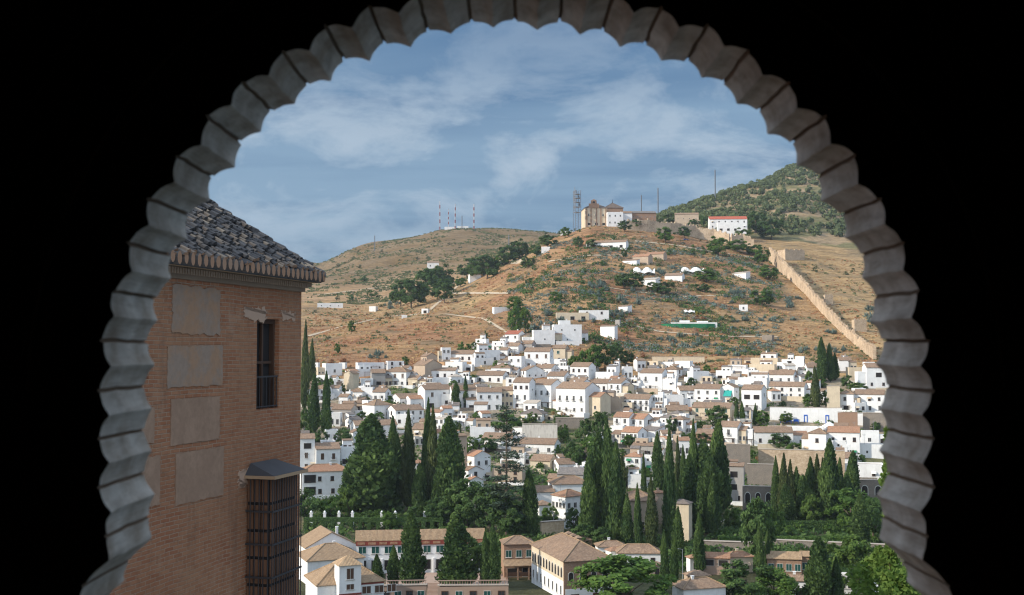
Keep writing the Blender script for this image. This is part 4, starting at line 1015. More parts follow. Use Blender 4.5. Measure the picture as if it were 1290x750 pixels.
for t in TOWN:
    kw = dict(t[10]) if len(t) > 10 else {}
    o = H(*t[:10], **kw)
    if t[9].startswith('long white school'):
        w, d, h = o['w'], o['d'], o['h']; r = random.Random(1); y = -d/2
        q = MB(); q.box(-w/2, w/2, y-.28, y-.004, h-1.35, h-.15); q.build('red_eaves_band', M['redwood'], o)
        q = MB()
        for i in range(12):
            x = -w/2+w*(i+.5)/12; q.box(x-.9, x+.9, y-.32, y-.283, h-1.15, h-.55)
        q.build('terracotta_panels', M['roofred'], o)
        n = 10
        for i in range(n):
            x = -w/2+w*(i+.5)/n; put('window', KIT['g'][1], o, (x, y, h-3.35), 0, (1.9, 1, 1.7))
            put('arcade_opening', KIT['o'][1], o, (x, y, h-7.4), 0, (2.0, 1, 2.5))
        for i in range(n+1):
            x = -w/2+w*i/n; q = MB(); q.box(x-.22, x+.22, y-.5, y-.004, h-9, h-4.6); q.build('pier', M['white'], o)
    if t[9].endswith('turret at bottom left'):
        w, d, h = o['w'], o['d'], o['h']; r = random.Random(2)
        q = MB(); y = -d/2; x = -w*.06; q.box(x-2.2, x+2.2, y-2.6, y+1.4, -4, h+4.2); tw = q.build('turret_wall', M['white'], o)
        q = MB(); c = h+4.2; a = [(x-2.6, y-3.0, c), (x+2.6, y-3.0, c), (x+2.6, y+1.8, c), (x-2.6, y+1.8, c)]
        q.quad(*a[::-1])
        for i in range(4): q.poly([a[i], a[(i+1) % 4], (x, y-.6, c+1.7)])
        q.build('turret_roof', M['rooftan'], o)
        put('window', KIT['s'][1], o, (x, y-2.6, h+1.4), 0, (1.5, 1, 2.2)); put('window', KIT['s'][1], o, (x, y-2.6, h-.6), 0, (1.6, 1, 1.1))
        q = MB(); q.box(x-2.3, x+2.3, y-2.7, y-2.604, h-1.7, h-1.3); q.build('red_string_course', M['redwood'], o)
        q = MB(); q.box(x+2.4, w/2, y-.12, y-.004, h-.35, h-.02); q.build('red_eaves_board', M['redwood'], o)
        for i in range(3): put('window', KIT['s'][1], o, (x+4+i*2.6, y, h-2.2), 0, (1.9, 1, 1.5))
    if t[9].startswith('brick house with green'):
        w, d, h = o['w'], o['d'], o['h']; y = -d/2
        q = MB(); q.prism([(y-3.0, h-4.6), (y-.004, h-3.6), (y-.004, h-3.42), (y-3.0, h-4.42)], 'x', -w/2-.4, w/2+1.6); q.build('porch_roof', M['rooftan'], o)
        for i in range(4):
            x = -w/2+.3+i*(w+.6)/3; q = MB(); q.box(x-.18, x+.18, y-2.85, y-2.5, -4, h-4.55); q.build('porch_column', M['brickfar'], o)
        q = MB(); q.box(-w/2, w/2+1, y-2.8, y-2.7, h-6.9, h-6.0); q.build('porch_railing', M['wood'], o)

    if t[9].endswith('teal awning') and 'gable' in t[9]:
        w, d, h = o['w'], o['d'], o['h']; q = MB(); q.prism([(-d/2-1.0, h*.45), (-d/2-.01, h*.78), (-d/2-.01, h*.80), (-d/2-1.0, h*.47)], 'x', -w*.28, w*.35); q.build('awning', M['teal'], o)
    if t[9].startswith('wide white villa'):
        w, d, h = o['w'], o['d'], o['h']
        for z in (.08, .56): put('loggia_opening', KIT['o'][1], o, (-w*.34, -d/2-.07, h*z), 0, (w*.26, 1.3, h*.34))
# the palace with arched upper windows at the bottom centre
pal = H(666, 772, 708, 756, -20, 2.0, 'P', 'brickfar', 'n', 'large palace house with rows of arched windows and a brown hip roof, sunlit left side', rm='roof', big=True, chim=0, rp=.55, cat='palace', name='palace_house', sink=9)
def palace_detail(o):
    w, d, h = o['w'], o['d'], o['h']; xl = -w/2; y0 = -d/2
    q = MB(); q.box(xl-.05, xl-.004, y0+.3, d/2-.3, h*.50, h-.1); q.build('sandy_upper_wall', M['cream'], o)
    q = MB(); q.box(xl-.05, xl-.004, y0+.3, d/2-.3, -9, h*.5-.01); q.build('white_lower_wall', M['white'], o)
    n = 11
    for i in range(n):
        y = y0+1.4+(d-2.8)*i/(n-1); put('arched_window', KIT['a'][1], o, (xl-.055, y, h*.58), -math.pi/2, (1.2, 1, h*.28))
    for i in range(8):
        y = y0+1.8+(d-3.6)*i/7; put('tall_window', KIT['w'][1], o, (xl-.055, y, h*.12), -math.pi/2, (.9, 1, h*.24))
    for i in range(4): put('arched_window', KIT['a'][1], o, (xl+w*(i+.6)/4.3, y0, h*.52), 0, (1.3, 1, h*.22))
    q = MB(); q.box(xl+.3, -xl-.3, y0-.05, y0-.004, -9, h*.30); q.build('white_base_wall', M['white'], o)
    for i in range(2): put('door', KIT['b'][1], o, (xl+w*(.22+.45*i), y0-.055, -.8), 0, (1.9, 1, h*.26))
    zt = h + w/2*.55
    for y in (-d*.08, d*.06, d*.2):
        q = MB(); q.box(.6, 1.7, y-.55, y+.55, h+.8, zt+.35); c = q.build('roof_lantern', M['brickfar'], o)
        q = MB(); a = [(.35, y-.8, zt+.352), (1.95, y-.8, zt+.352), (1.95, y+.8, zt+.352), (.35, y+.8, zt+.352)]; q.quad(*a[::-1])
        for i in range(4): q.poly([a[i], a[(i+1) % 4], (1.15, y, zt+.85)])
        q.build('lantern_cap', M['roof'], c)
palace_detail(pal)
H(712, 746, 682, 694, -20, .9, 'P', 'brickfar', 'n', 'rear wing of the palace house with flat brown hip roof', rm='roof', chim=0, cat='house')

# ------------------------------------------------------------------ retaining walls and terraces
def WALLBOX(name, x0, x1, yt, yb, mat, label, thick=1.2, arches=0, rot=0, cat='wall', group='retaining walls of the town', D=None):
    b = hit((x0+x1)/2, yb)
    if D: d_ = ray((x0+x1)/2, yb); b = d_*(D/d_.y)
    s = b.y/F; w = (x1-x0)*s; h = (yb-yt)*s; az = math.atan2(b.x, b.y)
    o = empty(name, b, -az-R(rot)); q = MB(); r = random.Random(int(x0))
    n = max(3, int(w/3)); top = [(-w/2+w*i/n, h+r.uniform(-.12, .12)) for i in range(n+1)]
    q.prism([(-w/2, -6), (w/2, -6)] + [(x, z) for x, z in top[::-1]], 'y', 0, thick); q.build('wall', M[mat], o)
    q = MB(); q.box(-w/2-.05, w/2+.05, -.12, min(thick, 1.2)+.1, h+.13, h+.28); q.build('coping', M['terr'], o)
    for i in range(arches): put('arched_recess', KIT['a'][1], o, (-w/2+w*(i+.5)/arches, 0, h*.35), 0, (min(2.2, w/arches*.6), 1, h*.45))
    tag(o, label, cat, group); o['w'] = w; o['h'] = h; return o
WALLBOX('retaining_wall', 658, 702, 535, 560, 'stain', 'tall white plaster retaining wall streaked with dirt behind the cedar')
WALLBOX('retaining_wall', 645, 660, 539, 557, 'white', 'short bright white wall left of the streaked retaining wall', rot=20)
WALLBOX('retaining_wall', 700, 736, 527, 540, 'stone', 'grey stone wall below the house with eight windows')
WALLBOX('retaining_wall', 546, 592, 524, 530, 'rammed', 'low sandy terrace wall behind the pointed cypress pair')
WALLBOX('retaining_wall', 822, 887, 450, 456, 'cream', 'long cream boundary wall along the town top under the agaves')
WALLBOX('retaining_wall', 915, 945, 561, 602, 'stone', 'dark grey stone buttress wall under the bright white house', thick=3)
WALLBOX('retaining_wall', 936, 974, 614, 645, 'stone', 'grey stone wall with three shallow arches at the ruin', arches=3)
WALLBOX('retaining_wall', 942, 975, 586, 614, 'stone', 'rough rock-faced wall between the ruin and the slim cypresses', thick=2)
cw = WALLBOX('courtyard_wall', 971, 1059, 514, 532, 'white', 'long white courtyard wall with three blue door surrounds', thick=.6)
for px in (990, 1015, 1041):
    s = cw.location.y/F; x = (px-1015)*s; q = MB()
    q.box(x-.75, x-.4, -.1, -.003, -.5, 2.6); q.box(x+.4, x+.75, -.1, -.003, -.5, 2.6); q.box(x-.75, x+.75, -.1, -.003, 2.602, 3.1); q.build('blue_door_surround', M['blue'], cw)
WALLBOX('retaining_wall', 1042, 1058, 487, 518, 'cream', 'pale cream buttress wall left of the square porch house', thick=3)
WALLBOX('retaining_wall', 1056, 1080, 520, 543, 'brickfar', 'brown stone base wall under the square porch house')
WALLBOX('retaining_wall', 1077, 1089, 521, 536, 'white', 'small white wall panel between two stone base walls')
WALLBOX('retaining_wall', 1088, 1120, 521, 543, 'stone', 'grey stone base wall under the veranda house')
WALLBOX('retaining_wall', 957, 1062, 568, 602, 'rammed', 'long tan brick retaining wall behind the slim cypresses on the right', thick=2)
WALLBOX('retaining_wall', 1082, 1114, 606, 634, 'stone', 'grey stone wall with two arches at the right edge', arches=2)
WALLBOX('garden_wall', 886, 970, 684, 694, 'stone', 'long pinkish garden wall behind the red-roofed bottom houses, left part', group='garden walls')
WALLBOX('garden_wall', 968, 1112, 684, 692, 'stone', 'long pinkish garden wall behind the sandy-roofed brick house', group='garden walls')
WALLBOX('garden_wall', 681, 712, 658, 676, 'rammed', 'sandy ruined wall below the convent-like building', group='garden walls', rot=-25)
def terrace(x0, x1, yt, yb, label, doors):
    o = WALLBOX('terrace_wall', x0, x1, yt, yb, 'pink', label, thick=1.0, group='balustraded terraces of the school building')
    w, h = o['w'], o['h']; q = MB(); n = int(w/.55)
    for i in range(n): q.tube((-w/2+w*(i+.5)/n, .35, h+.3), (-w/2+w*(i+.5)/n, .35, h+1.05), .07, .07, 5)
    q.box(-w/2, w/2, .2, .5, h+1.05, h+1.2); q.build('balustrade', M['pink'], o)
    for i in range(doors): put('door' if i % 2 else 'window', KIT['g' if i % 2 else 'v'][1], o, (-w/2+w*(i+.5)/doors, 0, h*.08), 0, (1.5, 1, h*.65))
    return o
terrace(480, 537, 739, 760, 'pinkish terrace wall with green doors and balustrade, left of the steps', 4)
terrace(552, 640, 739, 760, 'pinkish terrace wall with balustrade, right of the steps', 5)
b = hit(544, 757); s = b.y/F
q = MB()
for i in range(14): q.box(-7*s, 7*s, i*.35, 6, (i)*.2, (i+1)*.2-.003)
st = q.build('stone_steps', M['pink']); st.location = b; tag(st, 'stone steps between the two balustraded terraces', 'steps')

# ------------------------------------------------------------------ foliage
def leafq(q, p, nrm, size, asp, tone, r):
    n = Vector(nrm).normalized(); a = n.orthogonal().normalized(); ang = r.uniform(0, 6.283)
    b = n.cross(a); u = a*math.cos(ang)+b*math.sin(ang); v = n.cross(u)
    u = u*size*asp*0.5; v = v*size*0.5; p = Vector(p); i = len(q.v)
    q.v += [tuple(p-v), tuple(p+u*.9-v*.1), tuple(p+v), tuple(p-u*.9+v*.15)]; q.f.append((i, i+1, i+2, i+3)); q.m.append(0); q.tone.append(tone)
def leafd(q, p, d, out, size, asp, tone, r):
    d = Vector(d).normalized(); s = d.cross(Vector(out)+rvec(r)*.7).normalized()*size*asp*.5; v = d*size*.5; p = Vector(p); i = len(q.v)
    q.v += [tuple(p-v), tuple(p+s-v*.1), tuple(p+v), tuple(p-s+v*.1)]; q.f.append((i, i+1, i+2, i+3)); q.m.append(0); q.tone.append(tone)
def rvec(r):
    while True:
        v = Vector((r.uniform(-1, 1), r.uniform(-1, 1), r.uniform(-1, 1)))
        if 0.05 < v.length < 1: return v.normalized()
def core(q, prof, n, r, jit, tone=0.0):
    """closed rough body; prof: list of (z, radius)"""
    i0 = len(q.v); m = len(prof)
    for (z, rad) in prof:
        for k in range(n):
            t = 2*math.pi*k/n; rr = rad*(1+r.uniform(-jit, jit)); q.v.append((math.cos(t)*rr, math.sin(t)*rr, z))
    for j in range(m-1):
        for k in range(n):
            k2 = (k+1) % n; q.f.append((i0+j*n+k, i0+j*n+k2, i0+(j+1)*n+k2, i0+(j+1)*n+k)); q.m.append(0); q.tone.append(tone)
def cypress_mesh(seed, n=3600, rad=1.5, hgt=15.0, belly=0.32, loose=0.12, leaf=0.5, mat='cyp'):
    r = random.Random(seed); q = MB()
    def prof(t):
        base = min(1, (t/0.10))**0.7 if t < 0.10 else 1
        return base*(1-max(0, (t-belly)/(1-belly))**(1.7 if loose < .25 else 2.3))*rad*(0.86+0.14*min(1, t/belly))+0.03
    lob = [(r.uniform(0, 6.28), r.uniform(.1, .95), r.uniform(-1, 1)) for _ in range(26)]
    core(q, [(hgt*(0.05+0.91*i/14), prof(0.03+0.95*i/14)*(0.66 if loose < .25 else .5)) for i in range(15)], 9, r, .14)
    for _ in range(n):
        t = r.random()**1.15; th = r.uniform(0, 6.283)
        g = 0
        for (a, b, c) in lob:
            dd = (math.cos(th-a)-1)*2.2-((t-b)*7)**2
            g += c*math.exp(dd)
        rr = prof(t)*max(.35, 0.74+0.30*r.random()**1.3+loose*g)
        if r.random() < .07: rr *= r.uniform(1.08, 1.3)
        p = (math.cos(th)*rr, math.sin(th)*rr, hgt*(0.03+0.97*t)+r.uniform(-.2, .25))
        ou = Vector((math.cos(th), math.sin(th), 0)); dd = Vector((0, 0, 1 if loose < .25 else .6))+ou*r.uniform(.1, .7)+rvec(r)*.35
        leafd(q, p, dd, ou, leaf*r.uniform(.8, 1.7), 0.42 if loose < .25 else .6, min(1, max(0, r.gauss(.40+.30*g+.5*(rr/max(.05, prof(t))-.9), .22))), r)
    return q.mesh('cypress_crown', [M[mat]], fixn=False)
def broad_mesh(seed, n=4800, rx=3.4, rz=3.5, zc=4.1, clumps=46, leaf=0.45, mat='leaf', cs=0.26, shell=.72):
    r = random.Random(seed); q = MB()
    cl = []
    for _ in range(clumps):
        v = rvec(r); k = r.uniform(shell, 1.02) if r.random() < .8 else r.uniform(.3, .7)
        if v.z < -0.8: v.z *= .7
        cl.append((Vector((v.x*rx*k, v.y*rx*k, zc+v.z*rz*k)), r.uniform(.6, 1.25), r.uniform(-.18, .18)))
    for _ in range(n):
        c, s, tn = r.choice(cl); v = rvec(r)*(r.random()**.45)*rx*cs*s; v.z *= .8
        p = c+v; nn = (p-Vector((0, 0, zc-1))).normalized()+rvec(r)*.8+Vector((0, 0, .3))
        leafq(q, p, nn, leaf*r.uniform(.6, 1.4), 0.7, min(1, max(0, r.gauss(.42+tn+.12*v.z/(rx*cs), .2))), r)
    return q.mesh('tree_crown', [M[mat]], fixn=False)
def shrub_mesh(seed, mat, n=420, rx=1.3, rz=1.0, leaf=0.34):
    return broad_mesh(seed, n, rx, rz, rz*.75, 14, leaf, mat, .42, .5)
def agave_mesh(seed):
    r = random.Random(seed); q = MB()
    for _ in range(5):
        c = Vector((r.uniform(-1.3, 1.3), r.uniform(-1.3, 1.3), 0)); s = r.uniform(.7, 1.25)
        for k in range(20):
            a = r.uniform(0, 6.283); el = r.uniform(.25, 1.35); L = r.uniform(1.0, 1.5)*s
            d = Vector((math.cos(a)*math.cos(el), math.sin(a)*math.cos(el), math.sin(el))); sd = Vector((-math.sin(a), math.cos(a), 0))*.13*s
            p1 = c+d*L*.45+Vector((0, 0, .05)); p2 = c+d*L-Vector((0, 0, .12*math.cos(el)))
            i = len(q.v); q.v += [tuple(c-sd*.8), tuple(c+sd*.8), tuple(p1+sd), tuple(p2), tuple(p1-sd)]
            q.f.append((i, i+1, i+2, i+3, i+4)); q.m.append(0); q.tone.append(min(1, max(0, r.gauss(.5, .25))))
    return q.mesh('agave_leaves', [M['agave']], fixn=False)
def trunk_mesh(name, h, r0, r1, limbs=0, zl=2.5, spread=1.8, seed=0):
    q = MB(); r = random.Random(seed); q.tube((0, 0, -1.5), (0, 0, h), r0, r1, 8)
    for k in range(limbs):
        a = 6.283*k/limbs+r.uniform(-.3, .3); z = zl*r.uniform(.7, 1)
        q.tube((0, 0, z), (math.cos(a)*spread, math.sin(a)*spread, z+r.uniform(1.2, 2.2)), r0*.5, r0*.15, 6)
    return q.mesh(name, [M['bark']])
CYP = [cypress_mesh(s, 3800, 1.5, 15, b, l) for s, b, l in ((1, .30, .10), (2, .38, .14), (3, .25, .12), (4, .34, .2))]
CYP += [cypress_mesh(7, 3600, 1.5, 15, .3, .18, .5, 'cyplite'), cypress_mesh(8, 3400, 1.5, 15, .36, .22, .55)]
FUZ = [cypress_mesh(s, 4200, 2.6, 15, .22, .32, .62) for s in (11, 12)]
CYT = trunk_mesh('trunk', 9, .22, .08)
BRD = {m: [broad_mesh(s, mat=m) for s in (21, 22, 23)] for m in ('leaf', 'dark', 'lime')}
BTR = trunk_mesh('trunk', 4.2, .22, .10, 5, 2.4, 1.6, 3)
SHR = {m: [shrub_mesh(s, m) for s in (31, 32)] for m in ('dark', 'leaf', 'olive', 'straw', 'rust', 'yellow', 'lime')}
AGV = [agave_mesh(s) for s in (41, 42, 43)]
PIN = [broad_mesh(s, 1500, 3.4, 2.4, 3.6, 26, .75, 'pine', .32) for s in (51, 52)]

def basept(px, py, D=None):
    b = hit(px, py)
    if D: d_ = ray(px, py); b = d_*(D/d_.y)
    return b
def cyp(px, top, base, hw, label, kind='c', D=None, var=None, group='cypresses of the town and gardens', mat=None):
    b = basept(px, base, D); s = b.y/F; H_ = (base-top)*s; w = hw*s*(.60 if kind == 'c' else .78)
    lst = CYP if kind == 'c' else FUZ; rad = 1.5 if kind == 'c' else 2.6
    r = random.Random(int(px*3+top)); me = lst[r.randrange(len(lst))] if var is None else lst[var]
    o = empty('cypress_tree', b, r.uniform(0, 6.28), (w/rad/1.02, w/rad/1.02, H_/15.2))
    o.rotation_euler = (r.gauss(0, .018), r.gauss(0, .018), r.uniform(0, 6.28))
    t = link('trunk', CYT, o); t.scale = (1, 1, 1.2); c = link('crown', me, o)
    tag(o, label, 'tree', group); return o
def tree(px, top, base, hw, mat, label, name='broadleaf_tree', D=None, group='leafy trees of the hillside and gardens', cat='tree'):
    b = basept(px, base, D); s = b.y/F; H_ = (base-top)*s; w = hw*s*(1.12 if base < 400 else 1.0 if base > 600 else .8)
    r = random.Random(int(px*5+top)); me = r.choice(BRD[mat])
    o = empty(name, b, r.uniform(0, 6.28), (w/3.9, w/3.9, H_/7.9))
    link('trunk', BTR, o); link('crown', me, o); tag(o, label, cat, group); return o
def shrub(px, base, w, h, mat, label, group, name='shrub', D=None, rr=None):
    b = basept(px, base, D); s = b.y/F; r = rr or rng
    if mat == 'agave':
        o = link('agave_clump', r.choice(AGV)); o.scale = (w*s/3.6, w*s/3.6, h*s/1.4); cat = 'agave'
    else:
        o = link(name, r.choice(SHR[mat])); o.scale = (w*s/3.2, w*s/3.2, h*s/1.9); cat = 'shrub'
    o.location = b - Vector((0, 0, .15)); o.rotation_euler = (0, 0, r.uniform(0, 6.28)); tag(o, label, cat, group); return o

for a in [
 (383,404,520,9,'tallest cypress at the left edge of the town, right beside the brick building'),
 (392,427,500,9,'second dark cypress behind the tallest one at the left edge'),
 (396,472,545,10,'short brownish cypress at the left edge of the town','f'),
 (411,469,552,12,'neat pointed cypress left of the ivy mound'),
 (494,526,636,16,'cypress close behind the broad dark conifer'),
 (501,548,640,15,'shorter bright green cypress at the right foot of the broad dark conifer'),
 (514,518,642,16,'tall cypress alone between the broad conifer and the dark pair'),
 (537,504,640,14,'left one of the tall dark cypress pair in the left centre'),
 (546,513,642,14,'right one of the tall dark cypress pair in the left centre'),
 (565,526,648,27,'shaggy broad cypress with uneven outline right of the dark pair','f'),
 (587,473,514,6,'thin dark cypress among white houses left of the town centre'),
 (575,481,517,8,'fuzzy olive cypress beside the thin dark one','f'),
 (570,529,556,3,'tiny cypress above the shaggy broad one'),
 (579,530,560,4,'tiny cypress on the terrace wall left of the cedar'),
 (668,592,676,18,'dark full cypress right of the cedar trunk'),
 (520,646,742,29,'full wide cypress in front of the school building, middle of three'),
 (576,651,742,32,'spreading shaggy cypress in front of the school building','f'),
 (612,672,744,12,'left stem of the double cypress at the school building\'s right end'),
 (621,659,744,15,'right taller stem of the double cypress at the school building\'s right end'),
 (475,699,742,14,'small dark cypress on the school terrace, left one'),
 (496,688,740,13,'small slim cypress on the school terrace, right of the dark one'),
 (754,546,676,22,'broad yellowish cypress beside the convent-like building','f'),
 (768,528,680,18,'tall dark cypress beside the convent-like building'),
 (784,575,614,11,'bright green young cypress left of the two-window orange-roofed house'),
 (790,623,690,13,'bright cypress left in front of the long hall'),
 (805,610,692,9,'slim cypress in the middle in front of the long hall'),
 (821,602,694,13,'cypress right in front of the long hall'),
 (811,572,640,6,'thin dark cypress behind the hall roof'),
 (829,545,625,13,'pointed cypress right of the orange roofs'),
 (843,542,692,15,'big dark cypress at the right end of the long hall'),
 (856,550,620,7,'very thin dark cypress between two larger ones right of centre'),
 (862,562,640,8,'slim brownish cypress right of centre'),
 (873,530,655,13,'tall bright-sided cypress left of the ivy-like mass'),
 (888,556,655,24,'wide ragged cypress in the right-centre group','f'),
 (906,530,650,19,'irregular tall cypress beside the dark stone buttress','f'),
 (897,600,676,13,'fresh green cypress at the lower front of the right-centre group'),
 (838,670,746,11,'bright slim cypress right of the large round green tree'),
 (849,672,748,9,'dark thin cypress next to the street lamp'),
 (854,640,712,14,'stout cypress standing behind the street lamp'),
 (882,648,724,13,'tall cypress left of the red-roofed pink house'),
 (958,659,724,9,'left slim cypress of the pair at the orange and sandy roofs'),
 (967,668,722,7,'right thinner cypress of the pair at the orange and sandy roofs'),
 (1033,678,766,25,'large dense olive-green cypress at the bottom right','f'),
 (1054,703,766,15,'smaller cypress right of the large dense one at the bottom right'),
 (1085,623,690,20,'grey-green conical cypress among leafy trees on the right'),
 (977,576,652,9,'leftmost slim cypress below the tan brick retaining wall'),
 (986,572,654,12,'tallest cypress below the left part of the tan brick retaining wall'),
 (995,580,654,11,'third cypress along the tan brick retaining wall'),
 (1004,589,654,13,'blunt-topped cypress along the tan brick retaining wall'),
 (1022,577,650,15,'broad cypress in front of the barred-window house, left'),
 (1029,573,650,12,'pointed cypress in front of the barred-window house'),
 (1038,578,650,9,'slender cypress between the pointed and the sparse one'),
 (1048,555,656,18,'sparse cypress with bare stem in front of the right houses','f'),
 (1058,578,648,12,'dark cypress right of the sparse bare-stemmed one'),
 (1074,569,636,14,'tufted dark cypress near the right stone arches','f'),
 (1035,425,482,9,'thin sparse brown cypress at the upper right of the town','f'),
 (1046,433,481,9,'left one of the twin dark cypresses at the upper right'),
 (1052,445,479,9,'right shorter one of the twin dark cypresses at the upper right'),
 (1029,462,517,10,'tall green cypress beside the large right house'),
 (928,503,536,5,'leftmost small clipped cypress at the brown-columned house'),
 (935,506,538,6,'middle small clipped cypress at the brown-columned house'),
 (951,508,536,5,'rightmost small clipped cypress at the brown-columned house'),
]:
    cyp(*a[:5], kind=a[5] if len(a) > 5 else 'c')
for a in [
 (868, 575, 668, 18, 'dense dark conifer filling the gap left of the bright-sided cypress'),
 (893, 572, 672, 20, 'ragged olive-green conifer low in the right-centre group'),
 (742, 572, 680, 15, 'shaggy conifer at the left edge of the convent-side cypresses'),
 (775, 560, 686, 15, 'dark shaggy conifer at the right edge of the convent-side cypresses'),
 (483, 560, 645, 17, 'dark conifer filling the gap right of the broad dark conifer'),
 (555, 575, 650, 15, 'low dark conifer between the dark pair and the shaggy broad cypress'),
 (528, 585, 650, 13, 'low dark conifer left of the tall dark pair'),
 (1012, 600, 656, 16, 'low dark conifer behind the slim cypresses on the right'),
 (1068, 600, 655, 16, 'low dark conifer under the right arches'),
 (990, 610, 660, 14, 'shaded conifer at the foot of the slim right cypresses'),
]: cyp(*a, kind='f')
# broad dark conifer (left) and cedar
cyp(467, 524, 646, 44, 'broad dark conifer, the widest tree behind the hedge garden', 'f', group='big conifers', var=0)
o = cyp(445, 575, 646, 22, 'lower left shoulder tree leaning on the broad dark conifer', 'f', group='big conifers', var=1)
def cedar(px, top, base, hw):
    b = basept(px, base); s = b.y/F; H_ = (base-top)*s; w = hw*s; r = random.Random(9)
    o = empty('cedar_tree', b); q = MB(); q.tube((0, 0, -2), (0, 0, H_*.6), .42, .25, 8); q.tube((0, 0, H_*.6), (0, 0, H_), .25, .05, 6)
    lf = MB()
    for k in range(64):
        t = 0.14+0.84*(k/64)+r.uniform(-.02, .02); z = H_*t; a = r.uniform(0, 6.283)
        L = w*(1.05-0.8*max(0, (t-.35)/.65))*r.uniform(.65, 1.05)*(0.75 if t < .3 else 1)
        e = Vector((math.cos(a)*L, math.sin(a)*L, z+L*r.uniform(-.08, .12))); q.tube((0, 0, z), e, .13, .03, 5)
        for _ in range(int(120*L/ w)+35):
            u = r.uniform(.25, 1.05); p = Vector((0, 0, z)).lerp(e, u)+Vector((r.gauss(0, .75), r.gauss(0, .75), r.gauss(.15, .22)))
            leafq(lf, p, Vector((0, 0, 1))+rvec(r)*.6, r.uniform(.45, .9), .7, min(1, max(0, r.gauss(.45, .22))), r)
    q.build('trunk', M['bark'], o); lf.build('crown', leafmat('cedar_needles', (0.035, 0.062, 0.042), (0.105, 0.145, 0.085), .2), o, fixn=False)
    tag(o, 'cedar with layered horizontal branches and visible trunk in the centre', 'tree', 'big conifers')
cedar(638, 508, 676, 33)

